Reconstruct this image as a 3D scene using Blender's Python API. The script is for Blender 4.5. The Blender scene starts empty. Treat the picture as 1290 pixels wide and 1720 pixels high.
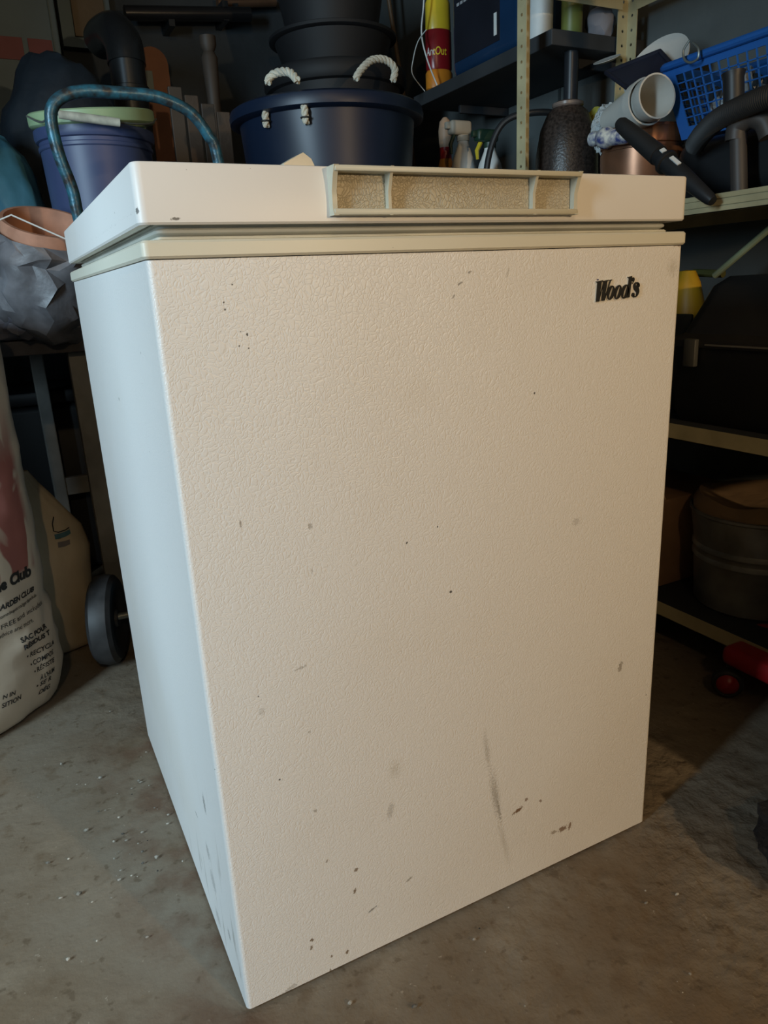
import bpy, bmesh, math, random
from math import sin, cos, pi, sqrt
from mathutils import Vector, Matrix, noise
random.seed(7)
scene = bpy.context.scene
COL = scene.collection

# ------------------------------------------------------------------ camera
CAMC = Vector((-0.1157, -0.6411, 0.7704))
RX = Vector((0.8885, -0.4565, -0.0475)).normalized()
RZ = Vector((0.4245, 0.8567, -0.2931)).normalized()
RY = RZ.cross(RX).normalized()          # image down
RX = RY.cross(RZ).normalized()
FPX = 1230.9
cam_d = bpy.data.cameras.new('camera')
cam = bpy.data.objects.new('camera', cam_d)
COL.objects.link(cam)
mw = Matrix.Identity(4)
for i, a in enumerate((RX, -RY, -RZ)):
    for j in range(3):
        mw[j][i] = a[j]
mw.translation = CAMC
cam.matrix_world = mw
cam_d.sensor_fit = 'VERTICAL'
cam_d.sensor_height = 36.0
cam_d.lens = 36.0 * FPX / 1720.0
cam_d.clip_start = 0.02
scene.camera = cam

# ------------------------------------------------------------------ light
scene.view_settings.view_transform = 'Standard'
scene.view_settings.look = 'None'
scene.view_settings.gamma = 1.0
scene.view_settings.use_curve_mapping = False
scene.view_settings.exposure = 0.0
w = bpy.data.worlds.new('world')
scene.world = w
w.use_nodes = True
bg = w.node_tree.nodes['Background']
bg.inputs[0].default_value = (0.55, 0.75, 1.0, 1)
bg.inputs[1].default_value = 0.35

def area(name, loc, target, sx, sy, power, col):
    d = bpy.data.lights.new(name, 'AREA')
    d.shape = 'RECTANGLE'; d.size = sx; d.size_y = sy; d.energy = power; d.color = col
    o = bpy.data.objects.new(name, d); COL.objects.link(o)
    o.location = loc
    o.rotation_euler = (Vector(target) - Vector(loc)).to_track_quat('-Z', 'Y').to_euler()
    return o
# daylight falling in by the open doorway in the left wall
DY0, DY1, DZ1 = -0.522, 0.30, 2.0
area('daylight', (-1.85, -0.76, 1.25), (0, 0.1, 0.6), 0.40, 1.0, 63, (0.62, 0.85, 1.0))
LAMPS = ((Vector((0.72, -1.95, 1.10)), 52), (Vector((-0.40, -1.90, 2.00)), 27))
for LAMP, pw in LAMPS:
    ld = bpy.data.lights.new('lamp_light', 'POINT')
    ld.energy = pw; ld.color = (1.0, 0.71, 0.40); ld.shadow_soft_size = 0.03
    lo = bpy.data.objects.new('lamp_light', ld); COL.objects.link(lo); lo.location = LAMP

# ------------------------------------------------------------------ helpers
def P(u, v, x=None, y=None, z=None):
    d = RX*((u-645)/FPX) + RY*((v-860)/FPX) + RZ
    if x is not None: t = (x-CAMC.x)/d.x
    elif y is not None: t = (y-CAMC.y)/d.y
    else: t = (z-CAMC.z)/d.z
    return CAMC + d*t
def lin(c):
    return tuple((x/12.92 if x <= .04045 else ((x+.055)/1.055)**2.4) for x in c)
def rgb(r, g, b):
    return lin((r/255, g/255, b/255))
MATS = {}
def mat(name, col, rough=.5, metal=0.0, var=.15, scale=6, bump=0.0, bscale=60, col2=None, spec=.5, trans=0, alpha=1, coat=0):
    if name in MATS: return MATS[name]
    m = bpy.data.materials.new(name); m.use_nodes = True
    nt = m.node_tree; N = nt.nodes; L = nt.links
    b = N['Principled BSDF']
    b.inputs['Roughness'].default_value = rough
    b.inputs['Metallic'].default_value = metal
    b.inputs['Specular IOR Level'].default_value = spec
    b.inputs['Transmission Weight'].default_value = trans
    b.inputs['Alpha'].default_value = alpha
    b.inputs['Coat Weight'].default_value = coat
    tc = N.new('ShaderNodeTexCoord')
    no = N.new('ShaderNodeTexNoise'); no.inputs['Scale'].default_value = scale; no.inputs['Detail'].default_value = 6
    L.new(tc.outputs['Object'], no.inputs['Vector'])
    mix = N.new('ShaderNodeMix'); mix.data_type = 'RGBA'
    ra = N.new('ShaderNodeMapRange'); ra.inputs[1].default_value = .35; ra.inputs[2].default_value = .65
    L.new(no.outputs['Fac'], ra.inputs[0]); L.new(ra.outputs[0], mix.inputs[0])
    c2 = col2 if col2 else tuple(x*(1-var*1.6) for x in col)
    c1 = col if col2 else tuple(min(1, x*(1+var)) for x in col)
    mix.inputs[6].default_value = (*c1, 1); mix.inputs[7].default_value = (*c2, 1)
    L.new(mix.outputs[2], b.inputs['Base Color'])
    if bump:
        n2 = N.new('ShaderNodeTexNoise'); n2.inputs['Scale'].default_value = bscale; n2.inputs['Detail'].default_value = 5
        L.new(tc.outputs['Object'], n2.inputs['Vector'])
        bp = N.new('ShaderNodeBump'); bp.inputs['Strength'].default_value = bump; bp.inputs['Distance'].default_value = .01
        L.new(n2.outputs['Fac'], bp.inputs['Height']); L.new(bp.outputs[0], b.inputs['Normal'])
    MATS[name] = m
    return m

class MB:
    def __init__(s): s.v = []; s.f = []
    def add(s, vs, fs, M=None):
        o = len(s.v)
        s.v += [(M @ Vector(p)) if M else Vector(p) for p in vs]
        s.f += [tuple(i+o for i in f) for f in fs]
        return s
    def box(s, a, b, bev=0.0, seg=2, M=None):
        bm = bmesh.new(); bmesh.ops.create_cube(bm, size=1)
        c = (Vector(a)+Vector(b))/2; d = Vector(b)-Vector(a)
        for q in bm.verts: q.co = Vector((q.co.x*d.x, q.co.y*d.y, q.co.z*d.z)) + c
        if bev: bmesh.ops.bevel(bm, geom=list(bm.edges), offset=bev, segments=seg, affect='EDGES', profile=.5)
        bm.verts.index_update()
        s.add([q.co.copy() for q in bm.verts], [[q.index for q in f.verts] for f in bm.faces], M); bm.free()
        return s
    def lathe(s, prof, n=40, M=None, sx=1, sy=1):
        vs = []; fs = []; m = len(prof)
        for i in range(n):
            a = 2*pi*i/n
            for r, z in prof: vs.append((r*cos(a)*sx, r*sin(a)*sy, z))
        for i in range(n):
            for j in range(m-1):
                fs.append((i*m+j, ((i+1) % n)*m+j, ((i+1) % n)*m+j+1, i*m+j+1))
        if prof[0][0] > 1e-6: fs.append(tuple(i*m for i in range(n))[::-1])
        if prof[-1][0] > 1e-6: fs.append(tuple(i*m+m-1 for i in range(n)))
        return s.add(vs, fs, M)
    def tube(s, pts, r, n=12, closed=False, caps=True, M=None):
        pts = [Vector(p) for p in pts]; k = len(pts)
        rs = r if isinstance(r, (list, tuple)) else [r]*k
        vs = []; fs = []
        t0 = (pts[1]-pts[0]).normalized()
        up = Vector((0, 0, 1)) if abs(t0.z) < .9 else Vector((1, 0, 0))
        nrm = (up - t0*up.dot(t0)).normalized()
        for i in range(k):
            if closed: t = (pts[(i+1) % k]-pts[i-1]).normalized()
            else: t = (pts[min(i+1, k-1)]-pts[max(i-1, 0)]).normalized()
            nrm = (nrm - t*nrm.dot(t)).normalized(); bi = t.cross(nrm)
            for j in range(n):
                a = 2*pi*j/n; vs.append(pts[i] + (nrm*cos(a)+bi*sin(a))*rs[i])
        for i in range(k if closed else k-1):
            i2 = (i+1) % k
            for j in range(n):
                fs.append((i*n+j, i*n+(j+1) % n, i2*n+(j+1) % n, i2*n+j))
        if caps and not closed:
            fs.append(tuple(range(n))[::-1]); fs.append(tuple((k-1)*n+j for j in range(n)))
        return s.add(vs, fs, M)
    def prism(s, poly, depth, M=None):      # poly in (x,z), extruded along y 0..depth
        n = len(poly)
        vs = [(x, 0, z) for x, z in poly] + [(x, depth, z) for x, z in poly]
        fs = [tuple(range(n)), tuple(range(2*n-1, n-1, -1))] + [(i, i+n, (i+1) % n+n, (i+1) % n) for i in range(n)]
        return s.add(vs, fs, M)
    def loft(s, rings, cap0=True, cap1=True, M=None):
        n = len(rings[0]); vs = [p for r in rings for p in r]; fs = []
        for i in range(len(rings)-1):
            for j in range(n): fs.append((i*n+j, i*n+(j+1) % n, (i+1)*n+(j+1) % n, (i+1)*n+j))
        if cap0: fs.append(tuple(range(n))[::-1])
        if cap1: fs.append(tuple((len(rings)-1)*n+j for j in range(n)))
        return s.add(vs, fs, M)
    def blob(s, c, r, sub=4, amp=.12, freq=3.0, seed=0, floor=None, ridge=False, M=None):
        bm = bmesh.new(); bmesh.ops.create_icosphere(bm, subdivisions=sub, radius=1)
        vs = []
        for q in bm.verts:
            p = q.co.normalized()
            nn = noise.fractal(p*freq+Vector((seed*7.3, seed, 0)), .7, 2.1, 4)
            if ridge: nn = abs(nn)*1.4-.3
            p = p*(1+amp*nn)
            p = Vector((p.x*r[0]+c[0], p.y*r[1]+c[1], p.z*r[2]+c[2]))
            if floor is not None and p.z < floor: p.z = floor
            vs.append(p)
        bm.verts.index_update()
        s.add(vs, [[q.index for q in f.verts] for f in bm.faces], M); bm.free()
        return s
    def build(s, name, m, parent=None, smooth=True, world=True, angle=35):
        me = bpy.data.meshes.new(name)
        vs = s.v
        if parent is not None and world:
            inv = WM(parent).inverted(); vs = [inv @ q for q in vs]
        me.from_pydata([tuple(q) for q in vs], [], s.f)
        bm = bmesh.new(); bm.from_mesh(me)
        bmesh.ops.recalc_face_normals(bm, faces=bm.faces)
        bm.to_mesh(me); bm.free()
        if smooth:
            for p in me.polygons: p.use_smooth = True
            me.set_sharp_from_angle(angle=math.radians(angle))
        me.materials.append(m)
        o = bpy.data.objects.new(name, me); COL.objects.link(o)
        if parent is not None: o.parent = parent
        return o
def WM(o):
    M = o.matrix_basis.copy()
    p = o.parent
    while p is not None: M = p.matrix_basis @ M; p = p.parent
    return M
def tag(o, label, cat, group=None, kind=None):
    o['label'] = label; o['category'] = cat
    if group: o['group'] = group
    if kind: o['kind'] = kind
    return o
def thing(name, label, cat, loc=(0, 0, 0), rz=0, group=None):
    o = bpy.data.objects.new(name, None); COL.objects.link(o)
    o.location = loc; o.rotation_euler = (0, 0, rz); o.empty_display_size = .05
    o.matrix_basis = Matrix.Translation(Vector(loc)) @ Matrix.Rotation(rz, 4, 'Z')
    return tag(o, label, cat, group)
def struct(o):
    o['kind'] = 'structure'; return o
def spline(pts, n=8, closed=False):
    pts = [Vector(p) for p in pts]; out = []; k = len(pts)
    for i in range(k if closed else k-1):
        if closed: p0, p1, p2, p3 = pts[i-1], pts[i], pts[(i+1) % k], pts[(i+2) % k]
        else: p0, p1, p2, p3 = pts[max(i-1, 0)], pts[i], pts[i+1], pts[min(i+2, k-1)]
        for j in range(n):
            t = j/n
            out.append(.5*((2*p1)+(p2-p0)*t+(2*p0-5*p1+4*p2-p3)*t*t+(3*p1-p0-3*p2+p3)*t**3))
    if not closed: out.append(pts[-1])
    return out
def aim(a, b, roll=0):                     # local z from a towards b
    d = Vector(b)-Vector(a)
    return Matrix.Translation(Vector(a)) @ d.to_track_quat('Z', 'Y').to_matrix().to_4x4() @ Matrix.Rotation(roll, 4, 'Z')
def text_mesh(s, shear=0.0, bold=0.0):
    c = bpy.data.curves.new('t', 'FONT'); c.body = s; c.size = 1; c.shear = shear; c.offset = bold
    c.resolution_u = 3
    o = bpy.data.objects.new('t', c); COL.objects.link(o)
    dg = bpy.context.evaluated_depsgraph_get()
    me = bpy.data.meshes.new_from_object(o.evaluated_get(dg))
    vs = [q.co.copy() for q in me.vertices]; fs = [tuple(p.vertices) for p in me.polygons]
    bpy.data.objects.remove(o); bpy.data.curves.remove(c); bpy.data.meshes.remove(me)
    return vs, fs

# ------------------------------------------------------------------ node materials for the large surfaces
def freezer_mat(name, col, grain=1.0, marks=(), plane='XZ', gscale=210, rough=.42, scuff=0.0):
    m = bpy.data.materials.new(name); m.use_nodes = True
    nt = m.node_tree; N = nt.nodes; L = nt.links; b = N['Principled BSDF']
    b.inputs['Roughness'].default_value = rough
    tc = N.new('ShaderNodeTexCoord'); src = tc.outputs['Object']
    def noi(sc, det=5, vec=src):
        n = N.new('ShaderNodeTexNoise'); n.inputs['Scale'].default_value = sc; n.inputs['Detail'].default_value = det
        L.new(vec, n.inputs['Vector']); return n
    def rng(sock, a, bb, lo=0., hi=1.):
        r = N.new('ShaderNodeMapRange'); r.interpolation_type = 'SMOOTHSTEP'
        for i, val in enumerate((a, bb, lo, hi)): r.inputs[i+1].default_value = val
        L.new(sock, r.inputs[0]); return r.outputs[0]
    def mixc(fac, c1, c2):
        x = N.new('ShaderNodeMix'); x.data_type = 'RGBA'
        if isinstance(c1, tuple): x.inputs[6].default_value = (*c1, 1)
        else: L.new(c1, x.inputs[6])
        x.inputs[7].default_value = (*c2, 1); L.new(fac, x.inputs[0]); return x.outputs[2]
    def mul(s1, k):
        x = N.new('ShaderNodeMath'); x.operation = 'MULTIPLY'; L.new(s1, x.inputs[0])
        if isinstance(k, float): x.inputs[1].default_value = k
        else: L.new(k, x.inputs[1])
        return x.outputs[0]
    big = noi(3.2, 4)
    c = mixc(mul(rng(big.outputs['Fac'], .45, .7), .35), col, tuple(x*y for x, y in zip(col, (.90, .86, .80))))
    # grime specks all over, very sparse
    sp = noi(160, 2)
    c = mixc(mul(rng(sp.outputs['Fac'], .775, .80), .7), c, (.10, .075, .05))
    if scuff:
        mp = N.new('ShaderNodeMapping'); mp.inputs['Scale'].default_value = (60, 60, 9)
        L.new(src, mp.inputs[0]); sn = noi(1.0, 4, mp.outputs[0])
        sx = N.new('ShaderNodeSeparateXYZ'); L.new(src, sx.inputs[0])
        low = rng(sx.outputs['Z'], .30, .03); fr = rng(sx.outputs['Y'], .5, .05)
        c = mixc(mul(mul(mul(rng(sn.outputs['Fac'], .60, .72), low), fr), scuff), c, (.16, .14, .10))
    # individual marks: (a,b, ra, rb, rot, colour, strength)
    wob = noi(420, 4)
    for (a, bb, ra, rb, rot, colr, st, soft) in marks:
        mp = N.new('ShaderNodeMapping'); mp.vector_type = 'TEXTURE'
        if plane == 'XZ':
            mp.inputs['Location'].default_value = (a, 0, bb); mp.inputs['Rotation'].default_value = (0, rot, 0)
            mp.inputs['Scale'].default_value = (ra, 1e3, rb)
        else:
            mp.inputs['Location'].default_value = (0, a, bb); mp.inputs['Rotation'].default_value = (rot, 0, 0)
            mp.inputs['Scale'].default_value = (1e3, ra, rb)
        L.new(src, mp.inputs[0])
        ln = N.new('ShaderNodeVectorMath'); ln.operation = 'LENGTH'; L.new(mp.outputs[0], ln.inputs[0])
        ad = N.new('ShaderNodeMath'); ad.operation = 'MULTIPLY_ADD'; L.new(wob.outputs['Fac'], ad.inputs[0])
        ad.inputs[1].default_value = 2.4; L.new(ln.outputs['Value'], ad.inputs[2])
        f = mul(rng(ad.outputs[0], 2.12+soft*.2, 2.12-soft), float(st))
        c = mixc(f, c, colr)
    L.new(c, b.inputs['Base Color'])
    # leather-like embossing
    dn = noi(36, 3)
    vm = N.new('ShaderNodeVectorMath'); vm.operation = 'MULTIPLY_ADD'; vm.inputs[1].default_value = (.03, .03, .03)
    L.new(dn.outputs['Color'], vm.inputs[0]); L.new(src, vm.inputs[2])
    vo = N.new('ShaderNodeTexVoronoi'); vo.feature = 'DISTANCE_TO_EDGE'; vo.inputs['Scale'].default_value = gscale
    L.new(vm.outputs[0], vo.inputs['Vector'])
    h = rng(vo.outputs['Distance'], 0, .16)
    fine = noi(420, 2)
    ad = N.new('ShaderNodeMath'); ad.operation = 'MULTIPLY_ADD'; L.new(fine.outputs['Fac'], ad.inputs[0]); ad.inputs[1].default_value = .35
    L.new(h, ad.inputs[2])
    bp = N.new('ShaderNodeBump'); bp.inputs['Strength'].default_value = .20*grain; bp.inputs['Distance'].default_value = .0012
    L.new(ad.outputs[0], bp.inputs['Height'])
    L.new(bp.outputs[0], b.inputs['Normal'])
    return m

def floor_mat():
    m = bpy.data.materials.new('concrete_floor'); m.use_nodes = True
    nt = m.node_tree; N = nt.nodes; L = nt.links; b = N['Principled BSDF']
    tc = N.new('ShaderNodeTexCoord'); src = tc.outputs['Object']
    def noi(sc, det=6, r=.55):
        n = N.new('ShaderNodeTexNoise'); n.inputs['Scale'].default_value = sc; n.inputs['Detail'].default_value = det
        n.inputs['Roughness'].default_value = r; L.new(src, n.inputs['Vector']); return n.outputs['Fac']
    def rng(sock, a, bb, lo=0., hi=1.):
        r = N.new('ShaderNodeMapRange')
        for i, val in enumerate((a, bb, lo, hi)): r.inputs[i+1].default_value = val
        L.new(sock, r.inputs[0]); return r.outputs[0]
    def mixc(fac, c1, c2):
        x = N.new('ShaderNodeMix'); x.data_type = 'RGBA'
        if isinstance(c1, tuple): x.inputs[6].default_value = (*c1, 1)
        else: L.new(c1, x.inputs[6])
        x.inputs[7].default_value = (*c2, 1); L.new(fac, x.inputs[0]); return x.outputs[2]
    c = mixc(rng(noi(3.0), .38, .66), (.215, .18, .135), (.155, .11, .068))
    c = mixc(rng(noi(9.0), .52, .72, 0, .7), c, (.24, .195, .14))
    c = mixc(rng(noi(22), .58, .70, 0, .6), c, (.125, .085, .05))
    c = mixc(rng(noi(120, 3), .70, .76, 0, .6), c, (.40, .34, .26))
    sx = N.new('ShaderNodeSeparateXYZ'); L.new(src, sx.inputs[0])
    def mul(a, k):
        x = N.new('ShaderNodeMath'); x.operation = 'MULTIPLY'; L.new(a, x.inputs[0])
        if isinstance(k, float): x.inputs[1].default_value = k
        else: L.new(k, x.inputs[1])
        return x.outputs[0]
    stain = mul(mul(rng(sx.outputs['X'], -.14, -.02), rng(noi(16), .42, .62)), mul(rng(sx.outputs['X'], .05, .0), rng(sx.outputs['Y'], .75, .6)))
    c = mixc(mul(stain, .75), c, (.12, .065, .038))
    c = mixc(mul(rng(noi(48, 4), .62, .68), .6), c, (.10, .07, .042))
    L.new(c, b.inputs['Base Color'])
    b.inputs['Roughness'].default_value = .62
    b.inputs['Specular IOR Level'].default_value = .35
    patch_ = mul(rng(noi(2.3, 3), .42, .62, .12, 1.0), rng(sx.outputs['X'], -.2, .55, .25, 1.0))
    ad = N.new('ShaderNodeMath'); ad.operation = 'MULTIPLY_ADD'; L.new(noi(110, 4, .55), ad.inputs[0]); ad.inputs[1].default_value = .10
    L.new(mul(noi(30, 4, .5), patch_), ad.inputs[2])
    bp = N.new('ShaderNodeBump'); bp.inputs['Strength'].default_value = .8; bp.inputs['Distance'].default_value = .014
    L.new(ad.outputs[0], bp.inputs['Height']); L.new(bp.outputs[0], b.inputs['Normal'])
    return m

# ------------------------------------------------------------------ the room
XL, XR, YF, YB, ZC = -1.0, 1.42, -2.8, 2.30, 2.40
def lumpy(x, y):
    p = Vector((x*9, y*9, 0)); q = Vector((x*34, y*34, 3.1))
    d = math.exp(-(((x-.75)/.5)**2+((y+.1)/.35)**2))*.9+.1
    return (noise.fractal(p, .8, 2.0, 3)*.0022+noise.fractal(q, .8, 2.0, 3)*.0030)*d-.001
fm = MB(); nx, ny = 150, 170
def fx(i): t = i/(nx-1); return XL+(XR-XL)*(t if True else 0)
vs = []; fs = []
xs = [-3.0, -1.0]+[-.6+1.9*i/190 for i in range(191)]+[XR]
ys = [YF, -2, -1.4, -.9]+[-.6+1.7*i/170 for i in range(171)]+[1.6, YB]
for yy in ys:
    for xx in xs:
        inside = -.55 < xx < 1.25 and -.55 < yy < 1.05
        vs.append((xx, yy, (lumpy(xx, yy)-.0030) if inside else -.003))
for j in range(len(ys)-1):
    for i in range(len(xs)-1):
        k = j*len(xs)+i; fs.append((k, k+1, k+1+len(xs), k+len(xs)))
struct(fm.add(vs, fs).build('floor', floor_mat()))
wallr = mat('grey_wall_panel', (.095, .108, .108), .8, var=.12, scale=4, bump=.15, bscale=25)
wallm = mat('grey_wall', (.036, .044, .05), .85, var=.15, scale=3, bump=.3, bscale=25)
T = .08
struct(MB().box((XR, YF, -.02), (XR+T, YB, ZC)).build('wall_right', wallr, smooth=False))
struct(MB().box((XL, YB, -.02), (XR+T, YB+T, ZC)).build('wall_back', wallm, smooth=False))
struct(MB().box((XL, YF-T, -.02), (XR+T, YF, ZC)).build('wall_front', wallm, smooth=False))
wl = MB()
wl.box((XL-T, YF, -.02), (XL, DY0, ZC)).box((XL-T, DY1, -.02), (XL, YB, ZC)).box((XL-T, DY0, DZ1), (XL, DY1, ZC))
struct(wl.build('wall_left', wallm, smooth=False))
struct(MB().box((XL-T, YF-T, ZC), (XR+T, YB+T, ZC+T)).build('ceiling', mat('ceiling_boards', (.10, .085, .07), .9, bump=.2), smooth=False))
wf = MB(); e = .03
wf.box((XL-T-.01, DY0, 0), (XL+.01, DY0+e, DZ1)).box((XL-T-.01, DY1-e, 0), (XL+.01, DY1, DZ1)).box((XL-T-.01, DY0, DZ1-e), (XL+.01, DY1, DZ1))
struct(wf.build('door_1', mat('white_paint', (.45, .45, .43), .5), smooth=False))
# wall panel seams on the right wall
for yy in (.27, 1.2):
    struct(MB().box((XR-.004, yy-.004, .0), (XR, yy+.004, ZC)).build('trim_1' if yy < 1 else 'trim_2', mat('dark_seam', (.03, .035, .035), .8), smooth=False))

# ------------------------------------------------------------------ bare hanging bulbs behind the camera
bm_ = mat('bulb_glass', (1, .9, .75), .2, var=0)
bm_.node_tree.nodes['Principled BSDF'].inputs['Emission Color'].default_value = (1, .8, .6, 1)
bm_.node_tree.nodes['Principled BSDF'].inputs['Emission Strength'].default_value = 4
for (LAMP, pw), lab in zip(LAMPS, ('bare bulb hanging low on a long black cord', 'bare bulb hanging high on a short black cord')):
    lt = thing('hanging_lamp', lab, 'lamp', (LAMP.x, LAMP.y, LAMP.z+.05))
    MB().tube([(LAMP.x, LAMP.y, ZC), (LAMP.x, LAMP.y, LAMP.z+.15)], .004, 8).build('cord', mat('black_rubber', (.02, .02, .02), .6), lt)
    MB().lathe([(.006, .17), (.018, .16), (.02, .11), (.016, .10)], 20, Matrix.Translation(LAMP)).build('socket', mat('black_rubber', (.02,)*3), lt)
    MB().lathe([(0, .04), (.02, .043), (.03, .06), (.026, .08), (.014, .10)], 20, Matrix.Translation(LAMP)).build('bulb', bm_, lt)

# ------------------------------------------------------------------ chest freezer
FW, FD, FH = .604, .626, .800
fz = thing('chest_freezer', 'white chest freezer with embossed metal sides standing on the concrete floor', 'freezer', (0, 0, 0))
WH = (.82, .80, .77)
def fm_(u, v): q = P(u, v, y=0); return q.x, q.z
DK = (.03, .028, .025); BR = (.17, .10, .04); GR = (.38, .35, .31); RU = (.16, .07, .015)
K = .00066
marks = []
def mk(u, v, ru, rv, rot=0, c=DK, st=.9, soft=.35):
    x, z = fm_(u, v); s = (P(u+1, v, y=0)-P(u, v, y=0)).length
    marks.append((x, z, ru*s*.62, rv*s*.62, math.radians(rot), c, st, soft))
for u, v, r in ((390, 478, 3), (376, 508, 3), (378, 520, 3.4), (404, 557, 2.4), (415, 562, 3.4), (402, 581, 3), (418, 585, 2.6), (898, 660, 3), (683, 912, 3), (757, 994, 4), (735, 885, 2.2), (434, 1170, 3), (469, 1310, 3)):
    mk(u, v, r, r)
mk(1004, 470, 4, 4, 0, (.05, .05, .14), .95)
mk(404, 880, 3, 16, 0, BR, .6); mk(521, 884, 8, 9, 20, GR, .7); mk(524, 960, 3, 10, 0, GR, .5)
mk(789, 457, 8, 3, -25, DK, .6); mk(773, 476, 8, 3, -30, DK, .6); mk(762, 498, 8, 3, -50, DK, .45); mk(853, 458, 3, 12, 20, GR, .5)
mk(968, 876, 12, 10, 0, (.55, .53, .50), .6); mk(1042, 1120, 6, 13, 10, (.26, .22, .17), .7)
mk(818, 1262, 9, 62, -7, (.40, .37, .32), .55, 1.0); mk(832, 1335, 13, 75, -8, (.34, .31, .27), .65, .9); mk(846, 1412, 9, 80, -12, (.46, .42, .36), .45, 1.1); mk(838, 1360, 4, 40, -10, (.30, .27, .23), .6, .6)
mk(664, 1292, 22, 30, 0, (.58, .53, .45), .5, .9); mk(656, 1362, 10, 24, 12, GR, .45); mk(530, 1362, 6, 5, 0, GR, .7)
mk(870, 1361, 15, 5, -18, RU, .9); mk(884, 1343, 5, 5, 0, RU, .7); mk(908, 1345, 4, 4, 0, RU, .7)
mk(945, 1392, 12, 7, 0, RU, .8); mk(930, 1398, 8, 5, 0, BR, .6); mk(957, 1387, 4, 10, 10, RU, .8)
mk(598, 1461, 6, 6, 0, BR, .8); mk(596, 1497, 4, 8, 15, BR, .85); mk(549, 1447, 3, 6, 20, BR, .6)
mk(625, 1528, 14, 3, -22, DK, .6); mk(687, 1477, 12, 3, -25, GR, .8); mk(524, 1579, 5, 5, 0, BR, .9); mk(523, 1592, 4, 8, 0, BR, .8)
mk(583, 1599, 4, 7, 10, BR, .9); mk(557, 1606, 4, 4, 0, BR, .8); mk(555, 1629, 3, 5, 0, BR, .7); mk(488, 1660, 22, 7, -18, GR, .6)
mk(505, 1122, 22, 4, -8, GR, .6); mk(520, 1230, 5, 4, 0, GR, .5); mk(440, 1195, 10, 14, 0, GR, .3)
mk(1130, 450, 18, 22, 0, (.50, .46, .39), .5, .9)
mk(246, 440, 10, 6, 0, RU, .8); mk(1140, 411, 16, 5, 0, RU, .8); mk(700, 660, 60, 60, 0, (.74, .70, .64), .4, .9)
smarks = []
for u, v, ru, rv, st in ((343, 1350, 4, 26, .9), (330, 1368, 4, 4, .8), (349, 1430, 5, 20, .6), (358, 1480, 7, 26, .5), (385, 1570, 4, 14, .7), (200, 670, 3, 5, .7), (366, 1540, 6, 18, .5)):
    q = P(u, v, x=0); sy = (P(u+1, v, x=0)-P(u, v, x=0)).length; sz = (P(u, v+1, x=0)-P(u, v, x=0)).length
    smarks.append((q.y, q.z, ru*sy*.35, rv*sz*.42, 0, DK, st*.6, .4))
cab = MB()
def rrect(x0, y0, x1, y1, r, n=5):
    pts = []
    for cx, cy, a0 in ((x1-r, y1-r, 0), (x0+r, y1-r, 90), (x0+r, y0+r, 180), (x1-r, y0+r, 270)):
        for i in range(n+1):
            a = math.radians(a0+90*i/n); pts.append((cx+r*cos(a), cy+r*sin(a)))
    return pts
def ringz(x0, y0, x1, y1, r, z, n=5): return [(x, y, z) for x, y in rrect(x0, y0, x1, y1, r, n)]
# split so that the front sheet and the side sheet carry their own wear
cab.loft([ringz(.0, .0, FW, FD, .0055, z) for z in (0.001, .2, .4, .6, FH)])
cabm = freezer_mat('embossed_white_front', WH, 1.0, marks)
cabs = freezer_mat('embossed_white_side_dimmed', (.72, .705, .68), .8, smarks, plane='YZ', scuff=.55)  # side white dimmed in its base colour to offset the daylight on it
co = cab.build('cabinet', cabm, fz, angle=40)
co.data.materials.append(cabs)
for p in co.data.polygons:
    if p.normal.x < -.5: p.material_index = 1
cream = freezer_mat('cream_plastic', (.72, .69, .57), 0.0, [], rough=.4)
lidm = freezer_mat('smooth_white_enamel', (.81, .79, .76), 0.05, [tuple(t) for t in [
    (fm_(295, 368)[0], fm_(295, 368)[1], .004, .0012, 0, DK, .8, .3), (fm_(232, 353)[0], fm_(232, 353)[1], .0012, .003, 0, DK, .8, .3),
    (fm_(313, 285)[0], fm_(313, 285)[1], .0008, .0008, 0, GR, .8, .3), (fm_(420, 283)[0], fm_(420, 283)[1], .0008, .0008, 0, GR, .8, .3)]], rough=.42)
# collar: a cream plastic frame around the top of the cabinet
o_ = .003
def frame_loft(x0, y0, x1, y1, wdt, z0, z1, r=.006, bev=.002):
    a = lambda i, z: ringz(x0+i, y0+i, x1-i, y1-i, max(r-i, .001), z)
    return MB().loft([a(bev, z0), a(0, z0+bev), a(0, z1-bev), a(bev, z1), a(wdt, z1), a(wdt, z0), a(bev, z0)], False, False)
frame_loft(-o_, -o_, FW+o_, FD+o_, .05, .8008, .8150).build('collar', cream, fz)
seal_m = mat('pale_grey_vinyl', (.55, .55, .50), .5, var=.08)
frame_loft(.012, .012, FW-.012, FD-.012, .03, .8151, .8185).build('gasket_lip', mat('cream_vinyl', (.66, .64, .54), .5), fz)
gk = MB()
g = lambda i, z: ringz(i, i, FW-i, FD-i, .008, z)
gk.loft([g(.019, .8186), g(.017, .8192), g(.0135, .8215), g(.0130, .8235), g(.0145, .8250), g(.0165, .8255), g(.0165, .8268), g(.014, .8280), g(.016, .8300), g(.06, .83), g(.06, .8186), g(.019, .8186)], False, False)
gk.build('gasket', seal_m, fz)
lid = MB()
q = lambda i, z: ringz(-.0025+i, -.0005+i, FW+.0025-i, FD+.0005-i, max(.008-i, .0015), z)
lid.loft([q(.012, .8300), q(.010, .8272), q(.0015, .8268), q(0, .8285), q(0, .8712), q(.0010, .8730), q(.003, .8736)])
lido = lid.build('lid', lidm, fz)
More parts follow.
